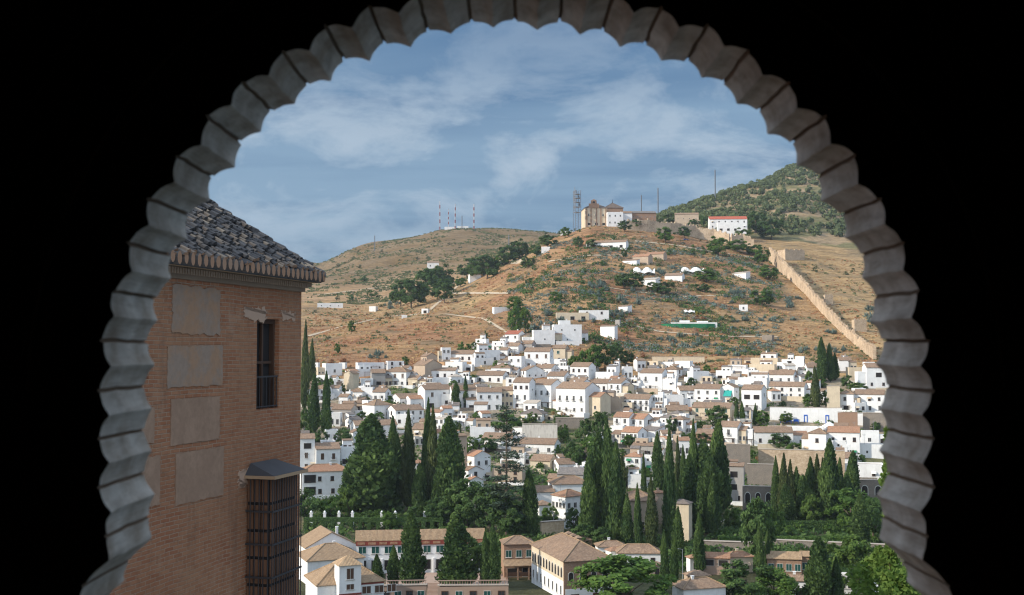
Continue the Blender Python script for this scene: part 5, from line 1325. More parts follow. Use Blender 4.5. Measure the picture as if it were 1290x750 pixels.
for a in [
 (903,511,542,22,'dark','round dense dark tree in front of the cream house with green shutters'),
 (785,700,775,66,'leaf','large round green tree at the bottom centre in front of the palace'),
 (940,702,764,40,'dark','dark round tree with pale blossom at the bottom right of centre'),
 (975,712,764,34,'leaf','bushy green tree right of the dark round tree'),
 (1022,622,664,15,'lime','bright upright young tree below the cypresses on the right'),
 (1072,612,668,32,'leaf','large light green tree under the right stone arches'),
 (1100,628,682,24,'dark','dark tree at the right edge next to the grey-green cypress'),
 (1082,676,756,36,'lime','feathery light green tree at the lower right'),
 (1050,680,730,24,'lime','yellow-green tree behind the large dense bottom-right cypress'),
 (955,628,716,24,'dark','irregular olive tree in front of the garden terrace'),
 (975,637,680,14,'olive' if 0 else 'leaf','small tree right of the irregular olive tree'),
 (745,546,586,24,'leaf','leafy tree beside the belvedere tower'),
 (724,552,590,20,'dark','dark bushy tree left of the belvedere tower'),
 (705,562,580,14,'dark','round bush tree at the right end of the streaked wall'),
 (738,528,566,16,'dark','tree right of the grey stone wall under the eight-window house'),
 (756,520,572,14,'dark','tall dark tree left of the low arched gate house'),
 (640,519,548,24,'leaf','leafy tree under the three-storey house'),
 (655,524,546,18,'lime','yellow-green tree beside the pavilion'),
 (612,548,570,20,'dark','bushy tree left of the cedar'),
 (594,548,572,13,'leaf','bright shrub tree left of the white gabled house'),
 (588,604,664,30,'dark','dark dense tree mass between conifer and cedar, left'),
 (618,612,672,34,'dark','dark dense tree mass under the cedar, middle'),
 (645,628,676,28,'dark','dark low tree at the right foot of the cedar'),
 (560,622,662,26,'dark','dark round tree at the foot of the shaggy cypress'),
 (535,632,664,24,'dark','shaded tree at the foot of the tall dark pair'),
 (384,612,660,18,'dark','garden tree nearest the brick building'),
 (416,622,656,16,'leaf','small orange tree in the middle of the hedge garden'),
 (440,612,654,14,'lime','bright green tree beside the wide white villa'),
 (432,540,562,17,'dark','ivy-covered rounded tree right of the neat pointed cypress'),
 (384,515,556,13,'dark','leafy tree under the tallest left cypress'),
 (404,540,566,13,'dark','greenish-brown bush tree above the loggia house'),
 (490,640,668,12,'leaf','small tree behind the hedge at the bright cypress'),
 (693,634,662,14,'leaf','green tree in front of the small red-brown hip roof'),
 (722,640,672,12,'dark','thin grey-leaved tree against the convent-like building'),
 (735,660,690,18,'dark','low dark tree below the convent-like building'),
 (758,664,692,16,'dark','dark tree behind the small white bottom houses'),
 (866,652,676,8,'leaf','light bush tree at the cream tower house'),
 (922,636,668,12,'lime','yellow-leaved tree below the ruin'),
 (990,518,534,13,'lime','bright lime tree at the blue courtyard entrance'),
 (982,544,566,20,'dark','vine terrace tree right of the long pale house'),
 (1000,556,574,14,'leaf','low tree beside the orange terrace on the right'),
 (960,516,536,14,'leaf','light green tree right of the clipped cypresses'),
 (1018,496,516,10,'leaf','small tree left of the tall green right cypress'),
 (1040,492,516,9,'lime','autumn-tinted small tree at the pale buttress wall'),
 (1067,471,490,10,'dark','rounded tree in front of the cream ruin wall'),
 (1080,482,494,18,'leaf','low green bush tree above the veranda house'),
 (1020,467,490,9,'lime','yellow-green tree under the green-windowed house'),
 (885,530,542,12,'leaf','light tree left of the round dense dark tree'),
 (846,523,548,11,'dark','olive-green tree beside the overgrown villa'),
 (862,545,566,10,'dark','shaded tree at the right of the overgrown villa'),
 (880,505,520,12,'leaf','green bush tree behind the cream shutters house'),
 (762,428,466,20,'dark','dark green tree in the group above the terraced house'),
 (748,434,470,16,'leaf','lighter tree left in the group above the terraced house'),
 (776,432,462,14,'dark','tree right in the group above the terraced house'),
 (790,440,460,12,'dark','brownish green tree at the rubble slope'),
 (735,442,470,12,'leaf','tree beside the tallest white cube'),
 (722,448,468,9,'rust' if 0 else 'leaf','small tree in front of the cream porch house'),
 (648,386,424,13,'leaf','green tree on the slope above the red roof'),
 (662,388,420,11,'lime','yellowish tree right of the green slope tree'),
 (654,382,404,14,'dark','dark tree behind the yellowish slope tree'),
 (600,428,450,12,'dark','dark tree left of the three-opening cube'),
 (584,430,448,12,'leaf','green tree above the four-window house'),
 (610,416,436,7,'dark','small slope tree above the three-opening cube'),
 (510,449,464,8,'lime','bright green bush tree at the upper left town edge'),
 (595,472,482,9,'lime','yellow-green umbrella-shaped tree above the thin dark cypress'),
 (638,458,472,18,'olive' if 0 else 'leaf','ivy-green hedge tree below the slanting wall'),
 (443,404,421,7,'leaf','lone small round tree on the brown slope, upper one'),
 (425,430,447,6,'lime','lone small tree at the foot of the brown slope'),
 (518,348,388,20,'dark','dark tree group on the left hill, left front'),
 (505,352,386,14,'dark','dark tree at the left edge of the hill grove'),
 (535,338,382,18,'dark','dark tree group on the left hill, middle'),
 (552,330,372,20,'dark','tall tree right in the left hill grove'),
 (560,352,382,13,'dark','lower right tree of the left hill grove'),
 (548,338,360,16,'dark','rear tree of the left hill grove'),
 (600,322,352,18,'dark','left tree of the second hill grove'),
 (614,318,352,18,'dark','right tree of the second hill grove'),
 (588,330,350,12,'dark','low tree left in the second hill grove'),
 (580,348,362,8,'leaf','small green tree beside the yellow-green hill shed'),
 (640,306,332,14,'dark','left tree of the ridge grove'),
 (655,300,326,14,'dark','tall tree of the ridge grove'),
 (632,318,336,10,'leaf','low tree of the ridge grove'),
 (676,306,324,10,'dark','tree left of the ridge shacks'),
 (690,296,312,12,'dark','tree behind the ridge shacks'),
 (665,322,338,9,'dark','tree below the white ridge road'),
 (712,286,300,7,'leaf','bush tree left of the lattice tower'),
 (728,298,312,7,'dark','bush tree below the lattice tower'),
 (745,300,312,7,'dark','bush tree below the chapel'),
 (787,278,292,9,'dark','dark bush tree at the white chapel annex'),
 (838,284,306,12,'leaf','light green tree on the slope below the fortress wall'),
 (862,284,300,9,'dark','dark tree against the fortress wall'),
 (848,268,282,12,'dark','dark tree behind the fortress wall'),
 (884,270,286,9,'dark','dark tree left of the red-roofed hilltop house'),
 (952,264,294,15,'dark','large dark tree right of the red-roofed hilltop house'),
 (972,272,302,18,'dark','broad dark tree further right of the hilltop house'),
 (905,296,322,16,'leaf','round green tree below the end of the fortress wall'),
 (928,300,318,13,'leaf','green tree left of the wall gap'),
 (937,286,304,12,'lime','light green tree in the wall gap'),
 (950,306,322,12,'leaf','bush tree right of the wall gap'),
 (960,310,334,10,'leaf','bush tree at the top of the descending wall'),
 (890,338,356,16,'leaf','round green tree in the middle of the shanty slope'),
 (884,356,368,9,'dark','small tree on the shanty slope'),
 (786,342,364,12,'dark','dark tree left of the white tents'),
 (800,344,366,12,'dark','second dark tree left of the white tents'),
 (838,352,372,13,'dark','dark tree below the white tents'),
 (822,354,368,9,'leaf','tree below the left white tent'),
 (786,312,326,4,'dark','single thin dark tree above the orange shacks'),
 (960,362,386,14,'leaf','olive-green tree right on the shanty slope'),
 (968,334,352,13,'leaf','green tree near the triangular grey roof'),
 (648,372,392,10,'leaf','small tree on the central brown slope'),
 (700,366,382,9,'leaf','bushy tree on the upper central slope'),
 (911,281,297,10,'dark','dark tree before the left half of the red-roofed hilltop house'),
 (931,282,298,9,'leaf','green tree before the right half of the red-roofed hilltop house'),
 (873,276,290,8,'dark','dark tree behind the middle of the fortress wall'),
 (800,276,290,8,'dark','dark tree at the foot of the chapel wing'),
]:
    tree(*a)

# small cottages squeezed into the gaps of the town
rf = random.Random(123); cnt = tries = 0
while cnt < 64 and tries < 6000:
    tries += 1; px = rf.uniform(390, 1106); Y = rf.uniform(402, 562); X = (px-645)/F*Y
    if (640 < px < 745 and 425 < Y < 490) or (960 < px < 1068 and 450 < Y < 505) or (905 < px < 1068 and Y < 458) or (560 < px < 640 and Y < 420): continue
    w, d, h = rf.uniform(3.6, 6.5), rf.uniform(3.6, 5.5), rf.uniform(2.8, 5.6)
    if any((X-fx)**2+(Y-fy)**2 < (fr*.62+w*.45)**2 for fx, fy, fr, fd in FOOT): continue
    o = empty(*('white_cottage', (X, Y, terr(px, Y)), -math.atan2(X, Y)-R(rf.uniform(-30, 38))))
    house_parts(o, w, d, h, rf.choice('FFXXPS'), M[rf.choice(('white', 'white', 'white', 'stain'))], M[rf.choice(('roof', 'roof', 'roofgrey', 'roofred', 'terr'))], rf.choice(('w2,d1', 'w1,w1', 'q2,o1', 'v2', 'd2', 'w2')), 'Rw1', rf, 4, False, .45, .25, chim=rf.choice((0, 1)))
    tag(o, 'small white cottage squeezed into a gap among the bigger hillside houses', 'cottage', 'small cottages filling the gaps of the town'); FOOT.append((X, Y, w*.6+.6, d*.5)); cnt += 1
# little courtyard trees in the gaps between the houses
rc = random.Random(77); cnt = 0
while cnt < 150:
    px = rc.uniform(388, 1108); Y = rc.uniform(395, 565); X = (px-645)/F*Y
    if any((X-fx)**2+(Y-fy)**2 < (fr*.68)**2 for fx, fy, fr, fd in FOOT): continue
    mt = rc.choice(('dark', 'leaf', 'leaf', 'leaf', 'lime')); me = rc.choice(BRD[mt]); hh = rc.uniform(2.4, 5.4); k = hh/7.9*rc.uniform(.9, 1.3)
    o = empty('courtyard_tree', (X, Y, terr(px, Y)-.3), rc.uniform(0, 6.28), (k, k, hh/7.9)); link('trunk', BTR, o); link('crown', me, o)
    tag(o, 'small leafy courtyard tree in a gap between the white houses', 'tree', 'courtyard trees among the houses'); cnt += 1

# tall leafy trees close outside the arch on the right
def neartree(px, top, hw, D, label, mat='lime', n=2600, zl=None):
    t = ray(px, top); t = t*(D/t.y); gz = terrXY(t.x, D); r = random.Random(int(px)); o = empty('climbing_tree', (t.x, D, gz)); H_ = t.z-gz
    q = MB(); q.tube((0, 0, -1), (0, 0, H_*.97), .16, .02, 7); s = D/F; lf = MB(); L = (zl or 9.0)
    for i in range(n):
        u = r.random(); z = H_-L*u; w = hw*s*(0.35+0.65*min(1, u*2.2))*(1+.45*math.sin(z*3.1)+.3*math.sin(z*7.3))
        a = r.uniform(0, 6.283); k = w*r.random()**.5
        leafq(lf, (math.cos(a)*k, math.sin(a)*k, z), rvec(r)+Vector((-.4, 0, .5)), r.uniform(.07, .17), .75, min(1, max(0, r.gauss(.55, .25))), r)
    q.build('trunk', M['bark'], o); lf.build('crown', M[mat], o, fixn=False); tag(o, label, 'tree', 'tall slim trees just outside the arch')
neartree(1118, 538, 9, 24, 'slim bright vine-clad tree hugging the right side of the arch', n=2400, zl=5)
neartree(1108, 690, 40, 25, 'bright broad-leaved treetop in the lower right corner of the arch', n=3000, zl=2.6)
neartree(1136, 718, 34, 23, 'sunlit leaf tuft partly behind the lower right jamb', n=2000, zl=2.2)

# ------------------------------------------------------------------ scrub and agaves on the dry slope: clusters (x, y, rx, ry, number, kind, width px, label, group)
CL = [
 (735,398,60,12,18,'agave',9,'blue-grey agave on the slope around the long white slope house'),
 (770,372,48,16,20,'agave',9,'blue-grey agave on the dry slope left of the green-netted terrace'),
 (845,345,24,7,10,'agave',8,'blue-grey agave between the two groups of white tents'),
 (870,430,55,8,22,'agave',9,'blue-grey agave in the long band below the green-netted terrace'),
 (935,376,40,8,16,'agave',9,'blue-grey agave on the right half of the shanty slope'),
 (1000,380,14,10,9,'agave',9,'blue-grey agave close to the descending old wall'),
 (955,403,55,4,14,'agave',8,'blue-grey agave in the row right of the green-netted terrace'),
 (940,447,60,4,12,'agave',8,'blue-grey agave just above the right town houses'),
 (1035,443,40,4,12,'agave',9,'blue-grey agave behind the twin dark cypresses'),
 (1055,420,16,4,7,'agave',9,'blue-grey agave by the lower end of the old wall'),
 (480,449,22,4,7,'agave',9,'blue-grey agave above the upper left town edge'),
 (492,386,12,4,6,'agave',8,'blue-grey agave beside the lone white hut'),
 (690,412,30,6,12,'agave',8,'blue-grey agave above the blank white cube'),
 (1108,400,14,22,8,'agave',12,'blue-grey agave in the shade right of the old wall'),
 (700,345,45,22,20,'dark',9,'dark green shrub on the upper central slope'),
 (770,345,50,14,16,'dark',9,'dark green shrub around the orange shacks'),
 (860,318,50,10,14,'dark',8,'dark green shrub below the fortress wall'),
 (900,310,50,10,12,'leaf',9,'bright green shrub near the gap of the fortress wall'),
 (930,345,40,14,12,'leaf',8,'bright green shrub on the right shanty slope'),
 (690,372,40,12,12,'olive',8,'olive shrub on the middle of the central slope'),
 (820,395,80,30,22,'olive',7,'olive shrub scattered over the shanty slope'),
 (770,415,30,14,10,'yellow',7,'yellowish broom shrub near the stepped white wall'),
 (880,420,80,24,12,'yellow',6,'yellowish broom shrub on the golden right slope'),
 (690,352,50,22,10,'yellow',6,'yellowish broom shrub on the upper central slope'),
 (600,400,80,30,14,'olive',5,'small olive shrub on the bare brown slope'),
 (450,390,60,25,16,'olive',6,'olive shrub on the grey left slope'),
 (470,330,60,14,14,'olive',5,'small shrub on the flank of the antenna hill'),
 (600,306,70,10,16,'olive',4,'tiny shrub on the top of the antenna hill'),
 (440,372,40,8,6,'dark',10,'dark thorn shrub on the left slope'),
 (455,356,18,2,5,'dark',9,'dark shrub in the row by the quarry wall'),
 (730,290,40,4,8,'dark',6,'dark shrub on the skyline by the chapel'),
 (690,292,45,3,9,'dark',5,'dark shrub on the skyline left of the lattice tower'),
 (1060,345,40,12,8,'olive',7,'olive shrub on the golden field right of the old wall'),
 (445,655,65,5,14,'leaf',14,'leafy garden shrub behind the hedge arcade'),
 (500,662,50,3,8,'lime',12,'yellow-green shrub on top of the hedge arcade'),
 (1010,668,90,8,22,'leaf',16,'clipped green shrub on the right garden terrace'),
 (960,660,40,6,8,'dark',18,'dark clipped shrub on the right garden terrace'),
 (1060,660,44,10,12,'dark',18,'dark shrub on the shaded right garden terrace'),
 (1020,645,80,5,12,'dark',18,'dark shrub under the slim right cypresses'),
 (930,676,50,4,9,'leaf',14,'green shrub along the pinkish garden wall'),
 (700,575,40,10,14,'leaf',12,'green bush among the roofs at the centre'),
 (800,668,60,10,12,'dark',16,'dark bush at the foot of the hall cypresses'),
 (880,668,30,10,10,'dark',16,'dark bush at the foot of the right-centre cypresses'),
 (600,660,60,10,14,'dark',18,'dark bush under the cedar'),
 (470,655,50,8,10,'dark',18,'dark bush under the broad dark conifer'),
 (650,500,70,10,10,'leaf',7,'small green bush among the central white houses'),
 (900,540,60,20,12,'leaf',8,'small green bush among the right houses'),
 (470,500,60,30,12,'leaf',7,'small green bush among the left houses'),
 (580,545,40,14,10,'dark',12,'dark bush on the terraces left of the cedar'),
 (711,525,16,2,7,'straw',10,'dry orange plant on the wall below the eight-window house'),
 (678,536,22,2,6,'straw',7,'dry plant on the streaked retaining wall'),
 (950,580,12,5,4,'straw',12,'pale dry bush beside the dark stone buttress'),
 (420,458,30,3,8,'rust',8,'rusty dry shrub above the upper left town edge'),
 (860,415,100,25,20,'rust',6,'rusty dry shrub on the shanty slope'),
 (780,448,40,6,8,'rust',8,'rusty dry shrub by the rubble slope'),
]
for (cx, cy, rx, ry, n, mat, w, lab) in CL:
    r = random.Random(int(cx*11+cy))
    if mat != 'agave': n = max(3, int(n*.58)); w *= 1.15
    else: w *= 1.1
    for i in range(n):
        while True:
            u, v = r.uniform(-1, 1), r.uniform(-1, 1)
            if u*u+v*v < 1: break
        k = r.uniform(.65, 1.35)*w
        shrub(cx+u*rx, cy+v*ry, k, k*r.uniform(.5, .8), mat, lab, lab+'s', rr=r)

# fine dry scrub and the pine wood: nobody could count these
def scatter(name, n, region, meshf, kind_mat, seed, smin, smax, clump=None, th=0.0):
    r = random.Random(seed); q = MB()
    cnt = 0
    while cnt < n:
        px, Y = region(r)
        X = (px-645)/F*Y; z = terr(px, Y)
        if clump and noise.noise(Vector((X/clump, Y/clump, seed)))+r.uniform(-.2, .2) < th: cnt += 0.05; continue
        if Y < 640 and any(abs(X-fx) < fr*.8 and -fr*.8-2 < Y-fy < fr*.8 for fx, fy, fr, fd in FOOT): cnt += 0.05; continue
        meshf(q, Vector((X, Y, z)), r.uniform(smin, smax), r); cnt += 1
    return tag(q.build(name, M[kind_mat], fixn=False), kind='stuff')
def tuft(q, p, s, r):
    tn = r.random()
    for _ in range(5):
        leafq(q, p+Vector((r.gauss(0, s*.5), r.gauss(0, s*.5), s*.35*r.random())), Vector((r.gauss(0, .5), -1, .6)), s*r.uniform(.6, 1.2), .8, min(1, max(0, tn+r.gauss(0, .15))), r)
reg = lambda r: (r.uniform(385, 1115), 565+420*r.random()**1.2)
scatter('dry_grass', 5200, reg, tuft, 'straw', 61, .5, 1.3, 30)
scatter('dry_bracken', 2600, reg, tuft, 'rust', 62, .6, 1.5, 40)
scatter('low_scrub', 1000, reg, tuft, 'olive', 63, .8, 1.8, 26, .15)
scatter('hill_scrub', 3500, lambda r: (r.uniform(385, 720), r.uniform(1000, 1800)), tuft, 'olive', 64, 1.2, 3.0, 50)
def bush(q, p, s, r):
    tn = r.uniform(.1, .7); ax = r.uniform(.9, 1.6)
    for _ in range(22):
        v = rvec(r)*s*r.uniform(.5, 1); v.x *= ax; v.z = abs(v.z)*.8
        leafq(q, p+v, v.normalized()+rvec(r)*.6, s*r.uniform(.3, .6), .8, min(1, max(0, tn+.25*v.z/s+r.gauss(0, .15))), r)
reg2 = lambda r: (r.uniform(640, 985), r.uniform(600, 930))
scatter('slope_scrub', 600, reg, bush, 'olive', 65, .8, 2.6, 34, .1)
scatter('slope_greenery', 1300, reg2, bush, 'dark', 66, 1.0, 3.2, 34, .12)
scatter('slope_agaves', 2000, reg2, bush, 'agave', 67, .8, 2.4, 30, .12)
scatter('slope_scrub', 700, reg2, bush, 'olive', 75, .8, 2.4, 30, .1)
scatter('garden_greenery', 1300, lambda r: (r.uniform(385, 1112), r.uniform(395, 560)), bush, 'leaf', 68, .8, 2.0, 26, -.1)
scatter('garden_undergrowth', 3000, lambda r: (r.uniform(385, 1112), r.uniform(275, 420)), bush, 'dark', 69, 1.0, 2.7, 20, -.35)
def pine(q, p, s, r):
    tn = r.uniform(.15, .65); c = p+Vector((0, 0, s*.75))
    for _ in range(34):
        v = rvec(r)*r.uniform(.6, 1)*s; v.z *= .75; 
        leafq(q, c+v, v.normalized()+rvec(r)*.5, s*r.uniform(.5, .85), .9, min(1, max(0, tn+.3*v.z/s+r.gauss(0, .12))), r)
def pinereg(r):
    while True:
        px = r.uniform(800, 1150); Y = r.uniform(1060, 1760)
        lim = lerp_tab([(800, 1100), (900, 1100), (960, 1080), (1150, 1060)], px)
        if Y > lim and noise.noise(Vector(((px-645)/F*Y/70, Y/90, 2))) > -.42+(.0 if Y > 1250 else .25): return px, Y
scatter('pine_wood', 2300, pinereg, pine, 'pine', 71, 2.2, 4.6)

# ------------------------------------------------------------------ the old wall on the ridge
def oldwall(pts, hpx, label, step=2.2, thick=1.6, mer=True):
    """pts: pixel base points down the ridge"""
    P3 = [hit(x, y) for x, y in pts]; q = MB(); r = random.Random(int(pts[0][0])); o0 = P3[0].copy()
    for a, b, ha, hb in zip(P3, P3[1:], hpx, hpx[1:]):
        d = b-a; L = Vector((d.x, d.y)).length; n = max(1, int(L/step)); sd = Vector((-d.y, d.x, 0)).normalized()*thick/2
        if sd.y < 0: sd = -sd
        for i in range(n):
            p = a.lerp(b, i/n); e = a.lerp(b, (i+1)/n); m_ = (p+e)/2
            h = (ha+(hb-ha)*(i+.5)/n)*m_.y/F+r.uniform(-.7, .6)-(r.uniform(.8, 1.8) if r.random() < .08 else 0); zt = min(terrXY(p.x, p.y), terrXY(e.x, e.y))
            zb, zc = zt-4, (p.z+e.z)/2+h
            c = [p-sd, e-sd, e+sd, p+sd]; c = [v-o0 for v in c]
            q.poly([(v.x, v.y, zb-o0.z) for v in c][::-1]); q.poly([(v.x, v.y, zc-o0.z) for v in c])
            for k in range(4):
                u, w = c[k], c[(k+1) % 4]; q.quad((u.x, u.y, zb-o0.z), (w.x, w.y, zb-o0.z), (w.x, w.y, zc-o0.z), (u.x, u.y, zc-o0.z))
            if mer and i % 2 == 0 and r.random() < .85:
                mh = r.uniform(.5, 1.5); c2 = [p.lerp(e, .1)-sd*.98, p.lerp(e, .8)-sd*.98, p.lerp(e, .8)+sd*.2, p.lerp(e, .1)+sd*.2]; c2 = [v-o0 for v in c2]
                q.poly([(v.x, v.y, zc+mh-o0.z) for v in c2])
                for k in range(4):
                    u, w = c2[k], c2[(k+1) % 4]; q.quad((u.x, u.y, zc+.003-o0.z), (w.x, w.y, zc+.003-o0.z), (w.x, w.y, zc+mh-o0.z), (u.x, u.y, zc+mh-o0.z))
    o = q.build('fortress_wall', M['rammed'], fixn=True); o.location = o0; tag(o, label, 'wall', 'old fortress walls on the ridge'); return o
oldwall([(790,290),(815,292),(845,295),(875,299),(900,304),(919,308)], [12,14,14,14,14,13], 'old sandy fortress wall on the hilltop beside the chapel')
oldwall([(921,309),(935,310),(950,312)], [12,15,10], 'pale broken end piece of the hilltop fortress wall')
oldwall([(970,329),(978,337),(992,350),(1008,364),(1024,381),(1040,398),(1056,414),(1074,430),(1090,444),(1102,454)], [17,18,16,15,14,13,12,12,13,16], 'long sandy fortress wall running down the ridge on the right', step=2.6)
def tower(px0, px1, yt, yb, label, rot):
    b = hit((px0+px1)/2, yb); s = b.y/F; w = (px1-px0)*s; h = (yb-yt)*s; o = empty('wall_tower', b, -math.atan2(b.x, b.y)-R(rot)); q = MB()
    q.box(-w/2, w/2, 0, w*.5, -5, h); n = 4
    for i in range(n): q.box(-w/2+w*i/n, -w/2+w*(i+.55)/n, .003, .6, h+.003, h+.8)
    q.build('wall', M['rammed'], o); tag(o, label, 'tower', 'towers of the old wall')
tower(986, 1017, 315, 328, 'square wall tower in shade behind the top of the long ridge wall', -40)
tower(1039, 1050, 372, 384, 'small square tower on the right side of the long ridge wall, middle', -25)
tower(1076, 1092, 403, 418, 'small square tower on the right side of the long ridge wall, lower down', -25)

# ------------------------------------------------------------------ chapel on the hilltop
def chapel():
    b = hit(752, 285); s = b.y/F; o = empty('hilltop_chapel', b, R(4)); r = random.Random(4); u = s
    X = lambda px: (px-752)*s; Z = lambda row: (285-row)*s
    def sub(name, x0, x1, row, y0, y1, mat, roof, rm, rp=.42, ws='n'):
        w = X(x1)-X(x0); d = y1-y0
        house_parts(o, w, d, Z(row), roof, M[mat], M[rm], ws, None, r, 4, True, rp, .5, origin=((X(x0)+X(x1))/2, (y0+y1)/2), chim=0)
    sub('nave', 737, 765, 262, 0, 26, 'cream', 'P', 'roofdark', .5, 'd3,o3')
    sub('annex', 764, 784, 268, -6, 8, 'white', 'F', 'roof', .4, 'w3,w3')
    sub('wing', 783, 797, 268, 0, 10, 'white', 'X', 'roof', .4, 'w2')
    sub('wing', 797, 829, 267, 4, 16, 'brickfar', 'X', 'roofgrey', .35, 'q6,q6')
    sub('crossing', 764, 788, 260, 10, 26, 'brickfar', 'P', 'roofdark', .62)
    q = MB(); x = X(748); q.box(x-4.4, x+4.4, -.6, -.004, Z(262), Z(256.5)); q.prism([(x-2.6, Z(256.5)+.003), (x+2.6, Z(256.5)+.003), (x+2.4, Z(252.5)), (x, Z(251)), (x-2.4, Z(252.5))], 'y', -.6, .5); q.build('bell_gable', M['brickfar'], o)
    q = MB(); q.prism([(x-1, Z(256)), (x+1, Z(256)), (x+1, Z(254)), (x, Z(253.2)), (x-1, Z(254))], 'y', -.65, -.603); q.build('bell_opening', M['void'], o)
    for px in (739, 744.5, 751.5, 757, 763.5):
        q = MB(); q.box(X(px)-.5, X(px)+.5, -.45, -.004, -2, Z(262.5)); q.build('pilaster', M['brickfar'], o)
    q = MB(); x = X(776); c = Z(247.5); q.tube((x, 18, Z(252)), (x, 18, c), .3, .1, 6); q.build('finial', M['iron'], o)
    tag(o, 'hilltop chapel with bell gable, grey roofs and white annex on the skyline', 'church')
chapel()
HK = dict(group='buildings on the hilltop')
H(892,941,276,288,-6,.4,'X','white','w6,w6','white hilltop house with red roof between dark trees',rm='redroof',D=1040,**HK)
H(903,930,280,292,-6,.4,'F','white','o3','low pale annex in front of the red-roofed hilltop house',D=1020,**HK)
H(850,880,270,280,0,.3,'X','tan','q4','long low brown house behind the fortress wall',D=1060,**HK)
SK = dict(group='shacks and small houses on the dry slope', cat='shack', sink=3)
for a in [
 (738,792,305,313,8,.25,'X','white','o4','long low white shed row under the chapel'),
 (797,822,323,333,16,.6,'X','tan','n','orange-roofed shack, lower left of the two',dict(rm='roofred')),
 (814,840,320,327,12,.5,'X','tan','n','orange-roofed shack, upper right of the two',dict(rm='roofred')),
 (784,806,328,334,22,.4,'S','white','n','white sloping shack roof beside the orange roofs'),
 (808,832,352,362,22,.6,'S','white','n','pale sloping shelter roof below the left white tent',dict(rm='terr')),
 (838,862,347,354,6,.4,'X','white','n','small reddish-brown flat shack below the white tents'),
 (922,945,344,351,30,.4,'S','white','n','pale triangular sloping roof on the right shanty slope',dict(rm='terr')),
 (931,942,384,392,0,.8,'F','white','w1','tiny white hut on the right shanty slope'),
 (700,742,394,404,-4,.3,'F','cream','o3','long pale slope house, left of the flat grey-roofed one',dict(chim=0)),
 (729,767,391,403,-4,.35,'F','white','w2,','white slope house with flat grey roof',dict(rm='roofgrey')),
 (779,796,386,394,35,.5,'S','white','n','white slanting wall hut on the slope'),
 (756,778,411,427,28,.3,'S','white','n','stepped white wall climbing the slope above the town'),
 (775,782,403,412,10,.8,'F','grey','n','small grey pump house on the slope'),
 (400,432,382,388,0,.3,'F','white','q3','low white shack row on the grey left slope'),
 (465,476,386,393,15,.8,'F','white','n','lone white hut beside shrubs on the left slope'),
 (531,541,389,395,10,.8,'F','white','o1','tiny white hut on the crest of the brown slope'),
 (506,513,397,401,0,.8,'F','white','n','small white shed by the slope track'),
 (620,642,387,394,-15,.5,'F','white','n','pale flat hut on the bare central slope'),
 (538,553,331,338,0,.6,'X','white','w2','small white house with reddish roof in the left hill grove'),
 (581,592,341,349,0,.7,'X','cream','n','yellow hut with green roof by the left hill grove',dict(rm='netgreen')),
 (590,606,346,354,-10,.6,'X','white','n','small white hut right of the yellow hut'),
 (682,693,311,318,0,.7,'F','white','n','white ridge shack with flat roof'),
 (693,712,314,318,0,.5,'F','ochre','n','long orange ridge shack'),
 (706,722,283,287,0,.5,'F','white','n','small white hut left of the lattice tower'),
 (560,574,286,289,0,.5,'F','white','n','white transmitter hut under the masts, left'),
 (576,590,285,288.5,0,.5,'F','white','n','white transmitter hut under the masts, right'),
 (960,975,422,430,15,.5,'F','stone','n','ruined stone hut on the golden right slope'),
]:
    H(*a[:10], **dict(SK, **(a[10] if len(a) > 10 else {})))
# white canvas tents, green-netted terrace
def tent(x0, x1, yt, yb, label):
    b = hit((x0+x1)/2, yb); s = b.y/F; w = (x1-x0)*s; h = (yb-yt)*s; o = empty('canvas_tent', b); q = MB(); r = random.Random(int(x0)); n, m = 10, 5
    def P(i, j):
        u = i/n; v = j/m; z = h*(.45+.55*abs(math.sin(u*6.5+v)))*math.sin(math.pi*min(1, .12+v*.75)); return (-w/2+w*u, -1+v*5, max(.05, z)+r.uniform(-.05, .05))
    g = [[P(i, j) for j in range(m+1)] for i in range(n+1)]
    for i in range(n):
        for j in range(m): q.quad(g[i][j], g[i+1][j], g[i+1][j+1], g[i][j+1])
    q.build('canvas', M['cloth'], o, fixn=False); q = MB()
    for i in (0, n//2, n): q.tube((g[i][2][0], g[i][2][1], -1), g[i][2], .08, .08, 5)
    q.build('pole', M['steel'], o); tag(o, label, 'tent', 'white canvas tents on the dry slope')
tent(798, 825, 336, 347, 'white canvas shelter below the orange-roofed shacks'); tent(858, 887, 336, 345, 'white canvas shelter to the right, beside a round green tree')
tent(862, 875, 390, 395, 'small white canvas sheet above the green-netted terrace')
def netted():
    b = hit(871, 413); s = b.y/F; o = empty('terrace_wall', b, R(-2)); X = lambda p: (p-871)*s
    q = MB(); q.box(X(846), X(904), 2, 9, -4, 3.2); q.box(X(858), X(870), 4, 8, 3.203, 4.4); q.box(X(880), X(893), 4, 8, 3.203, 4.0); q.build('wall', M['white'], o)
    q = MB(); pts = [(833, 0), (842, -1.5), (858, -2), (870, -.5), (890, 0), (900, 1.5), (909, 6)]
    for (a, ya), (c, yc) in zip(pts, pts[1:]):
        q.quad((X(a), ya, -2), (X(c), yc, -2), (X(c), yc, 2.3), (X(a), ya, 2.3)); q.quad((X(a), ya+.12, -2), (X(a), ya+.12, 2.3), (X(c), yc+.12, 2.3), (X(c), yc+.12, -2)); q.quad((X(a), ya, 2.3), (X(c), yc, 2.3), (X(c), yc+.12, 2.3), (X(a), ya+.12, 2.3))
    q.build('green_net_fence', M['netgreen'], o); tag(o, 'white terrace wrapped in a green netting fence on the slope', 'terrace')
netted()
